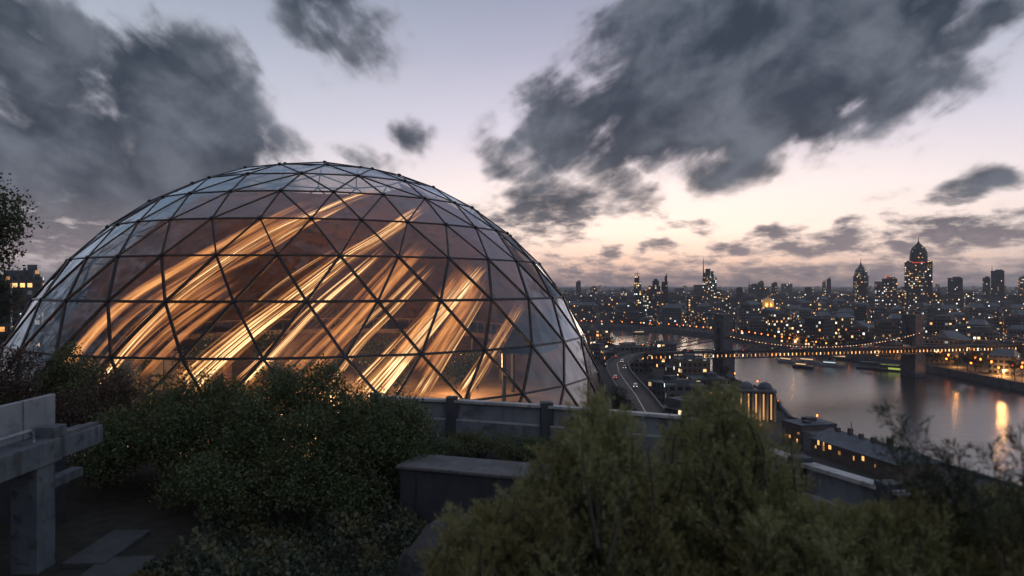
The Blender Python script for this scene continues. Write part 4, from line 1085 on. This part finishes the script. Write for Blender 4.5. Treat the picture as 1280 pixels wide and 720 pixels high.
# gold-lit dome and church
def gold_dome():
    D = 1150; x = PX(D, 960 - 640); r = empty('gold_domed_hall', (x, D, 4)); tag(r, 'small hall with a glowing gold dome in the middle of the city', 'domed hall'); LM.append((960, D, 'gold dome'))
    m = MB(); m.box(0, 0, 0, 22, 30, 24); m.build('hall', [M['block_lit'], M['roof']], r)
    m = MB(); m.lathe(0, 0, [(9, 22), (9, 27), (8.5, 30), (7, 33.5), (4, 36), (.6, 37.5), (.2, 41)], 16); m.build('dome', mat('gilded_dome', (.7, .42, .15), .35, .6), r)
    for s in (-1, 1):
        l = bpy.data.lights.new('dome_floodlight', 'POINT'); l.energy = 9000; l.color = (1, .6, .25); l.shadow_soft_size = 1
        o = bpy.data.objects.new('dome_floodlight', l); C.objects.link(o); o.location = (x + s * 13, D - 17, 30)
gold_dome()

# ------------------------------------------------------------------ waterfront pieces
def flood(loc, e, col=(1, .5, .18), size=.6):
    l = bpy.data.lights.new('street_floodlight', 'POINT'); l.energy = e; l.color = col; l.shadow_soft_size = size
    o = bpy.data.objects.new('street_floodlight', l); C.objects.link(o); o.location = loc
def colonnade():
    x, D = 101.5, 300; r = empty('lit_colonnade', (x, D, 4), -.25); tag(r, 'tall glazed hall with glowing columns and a rounded roof, on the near bank', 'glazed hall')
    m = MB(); m.box(0, 2, 0, 12.2, 14.5, 9); m.build('wall', [M['concrete_dark'], M['roof']], r)
    g = glow('hall_glass_light', (1.0, .50, .18), .55)
    for i in range(5):
        xx = -5.9 + i * 2.95; m = MB(); m.box(xx, -2.6, .8, 11.2, .55, .18, bottom=True, roof=0); m.build('lit_strip', g, r)
    for i in range(6):
        c = MB(); c.tube([(-7.3 + i * 2.95, -3.3, 0), (-7.3 + i * 2.95, -3.3, 11.8)], .42, 8); c.build('column', M['concrete'], r)
    m = MB(); m.box(0, .2, 12.2, 12.8, 16, 9.4, bottom=True, roof=0); m.build('cornice', M['slate'], r)
    m = MB()
    for s, rr in ((-3.6, 2.9), (3.8, 3.1)):
        m.lathe(s, 1.5, [(rr, 12.8), (rr * .95, 14.0), (rr * .7, 15.1), (rr * .3, 15.7), (.05, 15.8)], 12)
    m.build('rounded_roof', M['slate'], r)
    flood((x - 1, D - 7, 6), 900)
colonnade()
def river_house():
    A = Vector((98, 257, 4)); r = empty('riverside_building', A, math.radians(-76)); tag(r, 'long low riverside building with a sloping slate roof and a few lit windows', 'building')
    m = MB(); m.box(5, 5.5, -1, 7.4, 11, 14, roof=1); m.build('end_block', [M['brick'], M['roof']], r)
    m = MB(); m.box(5, 5.5, 7.4, 8.1, 11.3, 14.3, roof=1); m.box(3, 7, 8.1, 9.3, 3, 4); m.box(7, 3, 8.1, 8.9, 2, 2); m.build('parapet', [M['concrete_dark'], M['roof']], r)
    m = MB(); m.box(13, 4, -1, 6.2, 4.9, 10); m.build('link_wall', [M['concrete'], M['slate']], r)
    m = MB(); m.box(35, 5, -1, 5.0, 39, 13); m.build('long_wall', [M['brick'], M['roof']], r)
    m = MB(); a, b, z0, z1 = 15.2, 55, 5.0, 8.0
    q = lambda x, y, z: (x, y, z)
    m.face([q(a, -1.9, z0), q(b, -1.9, z0), q(b, 6, z1), q(a, 6, z1)]); m.face([q(b, 11.9, z0), q(a, 11.9, z0), q(a, 6, z1), q(b, 6, z1)])
    m.face([q(a, 11.9, z0), q(a, -1.9, z0), q(a, 6, z1)]); m.face([q(b, -1.9, z0), q(b, 11.9, z0), q(b, 6, z1)]); m.build('pitched_roof', M['slate'], r)
    m = MB()
    for i in range(6):
        m = MB(); m.box(20 + i * 5.5, 6 + random.uniform(-1, 1), z1 - .5, z1 + random.uniform(.5, 1.8), random.uniform(.8, 2), 1.2); m.build('chimney', [M['brick'], M['roof']], r)
    rd = random.Random(3); gs = [glow('house_window_light', (1, .46, .13), k) for k in (.2, .5, 1.0)]
    for i, (xx, zz) in enumerate(((2, 2.6), (4, 2.6), (8.2, 1.8), (8.9, 4.8), (18, 2), (19.4, 3.4), (22, 2), (22, 3.6), (25, 3.2), (29.5, 2.4), (36, 2.2), (40, 3), (45, 2.2))):
        y0 = -1.55 if xx < 11 else -1.53
        m = MB(); m.box(xx, y0, zz, zz + rd.uniform(.7, 1.6), rd.uniform(.5, 1.3), .1, bottom=True, roof=0); m.build('window', gs[i % 3], r)
    m = MB(); m.tube([(22, 9, 7), (22, 9, 11)], .12, 6); m.build('flue', M['steel'], r)
river_house()
def boat(loc, rz, L, label, lit, hullm):
    r = empty('moored_boat', loc, rz); tag(r, label, 'boat', 'boats moored along the river'); w = L * .2
    m = MB(); sec = [(-.5, .8), (-.3, 1), (.1, 1), (.35, .7), (.5, .05)]
    for (a, wa), (b, wb) in zip(sec, sec[1:]):
        for s in (-1, 1):
            q = [(a * L, s * wa * w * .5 * .8, -.3), (b * L, s * wb * w * .5 * .8, -.3), (b * L, s * wb * w * .5, L * .06 + .5), (a * L, s * wa * w * .5, L * .06 + .5)]
            m.face(q if s < 0 else q[::-1])
        m.face([(a * L, -wa * w * .5, L * .06 + .45), (b * L, -wb * w * .5, L * .06 + .45), (b * L, wb * w * .5, L * .06 + .45), (a * L, wa * w * .5, L * .06 + .45)])
    m.face([(-.5 * L, .4 * w, -.3), (-.5 * L, -.4 * w, -.3), (-.5 * L, -.4 * w, L * .06 + .5), (-.5 * L, .4 * w, L * .06 + .5)]); m.build('hull', hullm, r)
    z = L * .06 + .45; m = MB(); m.box(-.08 * L, 0, z, z + 2.4, L * .55, w * .75); m.box(.05 * L, 0, z + 2.4, z + 4.2, L * .14, w * .5); m.build('cabin', [M['panel'], M['roof']], r)
    for s in (-1, 1):
        m = MB(); m.box(-.08 * L, s * (w * .375 + .04), z + 1.0, z + 1.8, L * .5, .06, bottom=True, roof=0); m.build('window_band', lit, r)
white_b = mat('boat_hull', (.30, .30, .32), .4); dark_b = mat('dark_boat_hull', (.04, .045, .06), .5)
bw = glow('boat_window_light', (1, .6, .3), .6); bwc = glow('boat_cool_light', (.75, .9, 1), .5); bg = glow('pier_light', (.8, .9, .2), .32)
for i, (px, py, L, rz, lab, lt, hm) in enumerate([
        (985, 453, 17, -.9, 'long pale river boat moored under the middle of the bridge', bw, white_b), (1012, 454, 20, -.85, 'pale passenger boat with lit windows, second from the pylon of the far bank', bw, white_b),
        (1040, 458, 18, -.8, 'pale boat with cool white windows moored at the lit pier', bwc, white_b), (1004, 460, 16, -.95, 'dark barge lying off the moored passenger boats', bw, dark_b),
        (775, 408.7 + 28, 20, 1.2, 'boat lit deep purple at the near bank beyond the dome', M['purple'], dark_b), (863, 449, 16, .5, 'small dark boat below the lattice bridge near the pylon', bw, dark_b),
        (842, 448, 14, .4, 'small pale boat close in by the near bank under the bridge', bwc, white_b), (800, 418, 24, .3, 'dark boat far upstream below the slim tower', bw, dark_b), (1052, 450, 20, -.8, 'small dark boat half hidden behind the lit pier', bw, dark_b)]):
    x, D = at_ground(px, py); boat((x, D, .1), rz, L, lab, lt, hm)
def pier():
    x, D = at_ground(1096, 462); r = empty('river_pier', (x, D, 0), -.85); tag(r, 'floating pier glowing yellow-green below the far bridge pylon', 'pier')
    m = MB(); m.box(4, 0, -.3, 1.2, 34, 7, roof=0); m.build('pontoon', M['concrete_dark'], r)
    m = MB(); m.box(4, 0, 4.6, 5.0, 30, 6, roof=0, bottom=True)
    for i in range(7): m.box(-10 + 4.6 * i, -2.5, 1.2, 4.6, .3, .3, roof=0); m.box(-10 + 4.6 * i, 2.5, 1.2, 4.6, .3, .3, roof=0)
    m.build('canopy', M['steel'], r)
    m = MB(); m.box(9, 0, 4.2, 4.55, 12, 4, roof=0, bottom=True); m.build('light_strip', bg, r)
    m = MB(); m.box(14, -3.4, 1.3, 2.6, 10, .12, roof=0, bottom=True); m.build('sign_light', bg, r)
pier()

# ------------------------------------------------------------------ embankment lamps
def lamp_mesh():
    p = MB(); p.tube([(0, 0, 0), (0, 0, 6.2)], [.14, .08], 6); h = MB(); h.lathe(0, 0, [(.05, 6.1), (.5, 6.4), (.62, 6.8), (.5, 7.2), (.05, 7.4)], 8)
    return p.mesh('post'), h.mesh('globe')
LP = lamp_mesh()
def lamps(path, step, group, lab, matl, off):
    n = 0; acc = 0
    for a, b in zip(path, path[1:]):
        d = Vector((b[0] - a[0], b[1] - a[1])); L = d.length; d.normalize(); nn = Vector((d.y, -d.x)) * off; s = step - acc
        while s < L:
            p = Vector(a) + d * s + nn; r = empty('street_lamp', (p.x, p.y, 4.0)); tag(r, lab, 'street lamp', group)
            link('post', LP[0], M['steel'], r); g = link('globe', LP[1], None, r)
            if not LP[1].materials: LP[1].materials.append(matl)
            n += 1; s += step
        acc = L - (s - step)
FV = [p for p in FAR if 200 < p[1] < 1050][1:]
lamps(FV[:3], 26, 'lamps along the far embankment', 'globe lamp on a thin post along the far river wall', M['sodium'], 3)
lamps(FV[2:], 15, 'lamps along the far embankment', 'globe lamp on a thin post along the far river wall', M['sodium'], 3)
NV = [p for p in NEAR if 230 < p[1] < 900]
lamps(NV, 34, 'lamps along the near embankment', 'globe lamp on a thin post along the near river wall', M['orange'], -4)
for o in [q for q in C.objects if q.get('group') == 'lamps along the near embankment']: o.scale = (.5, .5, .8)

# ------------------------------------------------------------------ city blocks
rc = random.Random(97)
def interp(path, y):
    for (x0, y0), (x1, y1) in zip(path, path[1:]):
        if y0 <= y <= y1: return x0 + (x1 - x0) * (y - y0) / (y1 - y0)
    return None
BL = []; taken = []
def free(x, y, r):
    return all((x - a) ** 2 + (y - b) ** 2 > (r + c) ** 2 for a, b, c in taken)
for px, D, _ in LM: taken.append(((px - 640) / F * D, D, 16))
for q in (0, .25, .5, .75, 1.0, 1.3): 
    p = B2 + BD * 78 * q; taken.append((p.x, p.y, 9))
taken += [(101, 300, 14), (99, 284, 16), (92, 268, 16), (99, 250, 16), (104, 232, 16)]
def far_x(y): return interp(FAR, y) if y <= 1035 else None
def ok_right(x, y, r):
    fx = interp(FAR, y) if y < 1035 else -1e9
    return x - r > fx + 10
rows = []
tries = 0
while len(BL) < 290 and tries < 30000:
    tries += 1
    D = 230 + 1340 * rc.random() ** 1.1; px = rc.uniform(690, 1300); x = (px - 640) / F * D
    w, d = rc.uniform(11, 26), rc.uniform(10, 22); rr = math.hypot(w, d) / 2 * .86
    if D < 1040:
        fx = interp(FAR, D); nx = interp(NEAR, D)
        right = x - rr > fx + 9
        left = nx is not None and x + rr < nx - 11 and D > 225 and px > 742 and not (D < 450 and abs(x - float(np.interp(D, [205, 250, 290, 330, 370, 405, 433], [38, 43, 46, 49, 54, 63, 75]))) < rr + 7) and not (x > 84 and D < 320)
        if not (right or left): continue
    if D > 1040 and x < 60 and D < 1150: continue
    if not free(x, D, rr): continue
    taken.append((x, D, rr * .9))
    BL.append((x, D, w, d, px))
def rank_label(px, D, kind):
    q = min(LM, key=lambda l: abs(l[0] - px) + abs(l[1] - D) * .02)
    return q
hs = {}
side_words = {}
for i, (x, D, w, d, px) in enumerate(sorted(BL, key=lambda b: b[1])):
    front = D < 1040 and interp(FAR, D) is not None and x - interp(FAR, D) < 60
    h = rc.choice([9, 12, 12, 15, 15, 18, 18, 22, 26]) if D > 600 else rc.choice([8, 9, 11, 12, 14, 16]) if D > 420 else rc.choice([8, 10, 12, 14, 16, 17])
    if rc.random() < .06 and D > 800: h += rc.uniform(8, 18)
    lit = rc.random() < (.42 if front else .16)
    fx = 'block_lit' if lit else 'block'; ht = 'low' if h < 13 else 'mid-rise' if h < 20 else 'tall'
    form = rc.choice(['flat', 'flat', 'pitched', 'stepped'])
    rz = -math.atan2(x, D) * .5 + rc.choice([-.5, -.2, 0, .15, .3, .7]); c_, s_ = math.cos(rz), math.sin(rz)
    root = empty('city_building', (x, D, 4), rz)
    m = MB(); m.box(0, 0, -1, h, w, d, u0=rc.uniform(0, 90)); m.build('wall', [M[fx], M['roof']], root)
    m = MB()
    if form == 'pitched':
        z1 = h + min(w, d) * .32; a, b = w / 2 + .3, d / 2 + .3
        m.face([(-a, -b, h), (a, -b, h), (a * .7, 0, z1), (-a * .7, 0, z1)]); m.face([(a, b, h), (-a, b, h), (-a * .7, 0, z1), (a * .7, 0, z1)])
        m.face([(-a, b, h), (-a, -b, h), (-a * .7, 0, z1)]); m.face([(a, -b, h), (a, b, h), (a * .7, 0, z1)])
    elif form == 'stepped':
        m.box(w * rc.uniform(-.12, .12), 0, h, h + 3.3, w * .6, d * .62)
    else:
        m.box(w * rc.uniform(-.2, .2), d * .1, h, h + 2.2, w * .3, d * .35); m.box(0, -d / 2 + .15, h, h + .7, w, .3); m.box(0, d / 2 - .15, h, h + .7, w, .3)
    m.build('roof', [M['slate'] if form == 'pitched' else M['roof'], M['roof']], root)
    L = min(LM, key=lambda l: abs((l[0] - 640) / F * l[1] - x) + .6 * abs(l[1] - D)); lx = (L[0] - 640) / F * L[1]
    short = L[2]
    near = {'tallest stepped tower': 'the spired tower', 'round tower': 'the round tower', 'brightly lit office': 'the masted tower', 'slim lit': 'the slim tower', 'gold dome': 'the gold dome', 'dark slab': 'the slab with the mast', 'plain dark': 'the plain dark tower', 'broad stepped': 'the stepped tower'}
    nm = next((v for k_, v in near.items() if short.startswith(k_)), None)
    if nm is None:
        LL = min((l for l in LM if any(l[2].startswith(k_) for k_ in near)), key=lambda l: abs(l[0] - px)); nm = next(v for k_, v in near.items() if LL[2].startswith(k_)); L = LL
    sd = 'left of' if px < L[0] - 6 else 'right of' if px > L[0] + 6 else 'straight below'
    zone = 'on the far waterfront' if front else 'across the river' if D < 760 else 'deep in the city' if D > 1120 else 'in mid city'
    if D < 1040 and interp(NEAR, D) and x < interp(NEAR, D): zone = 'on the near bank'
    key = ('%s %s %s block %s, %%s%s %s' % ('brightly lit' if lit else 'dark', ht, {'flat': 'flat-roofed', 'pitched': 'pitched-roof', 'stepped': 'step-topped'}[form], zone, sd, nm))
    hs.setdefault(key, []).append((root, abs(px - L[0])))
for key, lst in hs.items():
    lst.sort(key=lambda t: t[1])
    for j, (o, _) in enumerate(lst):
        tag(o, key % ('' if len(lst) == 1 else words_[j] + ' '), 'building', 'city blocks beyond the river')
# the endless far city: nobody could count it
def far_city():
    r = random.Random(5); m = MB()
    for i in range(6500):
        D = 1500 * (1 + 5.5 * r.random() ** 1.5); px = r.uniform(660, 1320) if i % 12 else r.uniform(-40, 80); x = (px - 640) / F * D
        w = r.uniform(14, 34) * (1 + D / 9000); h = r.choice([8, 10, 12, 14, 18, 24]) * (1 + r.random() * .5)
        if r.random() < .012: h += r.uniform(15, 45); w *= .6
        m.box(x, D, 3, 4 + h, w, r.uniform(12, 24), r.uniform(-.6, .6), u0=r.uniform(0, 4000))
    tag(m.build('distant_city', [M['block_far'], M['roof']]), 'endless low rooftops of the city fading to the horizon', 'far city', kind='stuff')
    me = MB(); mats = [M['orange'], M['warm'], M['white'], M['cyan'], M['green'], M['red']]
    for i in range(3800):
        D = 560 + 5200 * r.random() ** 1.9; px = r.uniform(680, 1310) if i % 14 else r.uniform(-40, 70); x = (px - 640) / F * D
        if D < 1100:
            fx = interp(FAR, D); nx = interp(NEAR, D)
            if fx is None or (x < fx + 6 and not (nx and x < nx - 8)): continue
        s = r.choice([.16, .2, .25, .36]) * (D / 900) ** .75; z = 4 + r.uniform(3, 16); k = r.choices(range(6), [40, 34, 14, 5, 2, 3])[0]
        if r.random() < .02: s *= 2.0
        me.box(x, D, z - s, z + s, 2 * s, 2 * s, 0, roof=k, wall=k, bottom=True)
    for i in range(70):
        D = 640 + 2600 * r.random() ** 1.6; px = r.uniform(700, 1290); x = (px - 640) / F * D; a = r.choice([0, .05, -.08, .15, 1.2, -.4]) + r.uniform(-.1, .1); k0 = r.choice([0, 0, 1, 1, 2])
        for j in range(r.randrange(12, 40)):
            q = x + math.cos(a) * j * 17 + r.uniform(-2, 2); y = D + math.sin(a) * j * 17
            if y < 1100:
                fx = interp(FAR, y)
                if fx is None or q < fx + 8: continue
            s = .26 * (y / 900) ** .7 * r.uniform(.6, 1.2); z = 4 + r.uniform(7, 11); me.box(q, y, z - s, z + s, 2 * s, 2 * s, 0, roof=k0, wall=k0, bottom=True)
    tag(me.build('city_lights', mats), 'countless small warm lamps scattered through the dark city', 'city lights', kind='stuff')
far_city()
# lit block beyond the dome, at the left edge
def left_blocks():
    for px, w_, y, D, lab, mt in ((17, 62, 346, 330, 'lit office block beyond the dome by the dark tree', 'tower_bright'), (38, 20, 338, 380, 'dark taller office slab behind the lit block', 'tower'), (-10, 40, 352, 300, 'broad lit block at the picture edge under the tree', 'tower_lit')):
        x = (px - 640) / F * D; r = empty('office_block', (x, D, 4), .5); tag(r, lab, 'office block'); w = PX(D, w_)
        m = MB(); m.box(0, 0, -1, ZT(D, y), w, w * .6); m.build('wall', [M[mt], M['roof']], r)
        m = MB(); m.box(w * .1, 0, ZT(D, y), ZT(D, y) + 3, w * .5, w * .3); m.box(-w * .3, 0, ZT(D, y), ZT(D, y) + 1.5, w * .15, w * .2); m.build('roof_plant', [M['roof'], M['roof']], r)
left_blocks()
# riverside trees, some lit orange from below
ct = [tree_mesh(11, 4.2, .55, 34, 81, 18), tree_mesh(13, 4.6, .6, 30, 82, 18), tree_mesh(9, 3.8, .5, 36, 83, 18)]
spots = []
for i, y in enumerate(np.linspace(412, 900, 34)):
    fx = interp(FAR, y); spots.append((fx + 7 + (i % 3) * 2.2, y))
ns = [(interp(NEAR, y) - 9 - (i % 2) * 5, y) for i, y in enumerate(np.linspace(300, 800, 18))]
for k, (x, y) in enumerate(spots):
    tree(ct[k % 3], (x, y, 4), k * 2.1, rc.uniform(.7, 1.05), 'dark round tree along the far river wall', group='trees along the far embankment')
for k, (x, y) in enumerate(ns):
    tree(ct[k % 3], (x, y, 4), k * 1.3, rc.uniform(.6, .95), 'dark round tree along the near river wall', group='trees along the near embankment')
for x, y, e in ((300, 452, 22000), (306, 430, 16000), (312, 470, 18000), (301, 500, 5000), (268, 700, 1500), (300, 560, 5000), (275, 640, 1500), (318, 445, 9000)):
    flood((x + 6, y - 3, 7), e, (1, .42, .12))
k = 0
while k < 46:
    y = rc.uniform(110, 640); px = rc.uniform(742, 930); x = (px - 640) / F * y
    if x > interp(NEAR, y) - 14 or (22 < x < 92 and 200 < y < 450 and abs(x - 60 + (433 - y) * .06) < 14) or not free(x, y, 2.5): continue
    tree(ct[k % 3], (x, y, max(4, hill_z(x, y)) - .3), k * 1.9, rc.uniform(.55, 1.0), 'dark round tree among the houses on the near bank', group='trees among the houses of the near bank'); k += 1
k = 0
while k < 60:
    y = rc.uniform(405, 640); x = interp(FAR, y) + rc.uniform(12, 80)
    if not free(x, y, 2.2): continue
    tree(ct[k % 3], (x, y, 4), k * 1.9, rc.uniform(.7, 1.2), 'dark tree in the lit streets behind the far river wall', group='trees in the streets behind the far embankment'); k += 1
def glow_lamps():
    pts = [(299, 430), (303, 437), (297, 446), (308, 452), (300, 461), (312, 440), (305, 474), (318, 455), (297, 490), (301, 506), (309, 424), (322, 436), (330, 446), (296, 418)]
    for i, (x, y) in enumerate(pts):
        r = empty('street_lamp', (x, y, 4), i); r.scale = (.95, .95, 1.3); tag(r, 'strong orange street lamp in the trees behind the far river wall', 'street lamp', 'orange lamps behind the far embankment')
        link('post', LP[0], M['steel'], r); link('globe', LP[1], None, r)
glow_lamps()
# air that fades the far city
def haze():
    m = MB(); m.box(0, 5000, -5, 190, 22000, 12400, bottom=True, roof=0)
    v = bpy.data.materials.new('air'); v.use_nodes = True; t = NT(v.node_tree); v.node_tree.nodes.clear()
    o = t.n('ShaderNodeOutputMaterial'); p = t.n('ShaderNodeVolumePrincipled'); p.inputs['Color'].default_value = (.80, .80, .86, 1); p.inputs['Density'].default_value = HAZE
    p.inputs['Anisotropy'].default_value = .2
    t.l.new(p.outputs[0], o.inputs['Volume'])
    tag(m.build('haze', v), kind='stuff')
HAZE = 1.05e-4
haze()
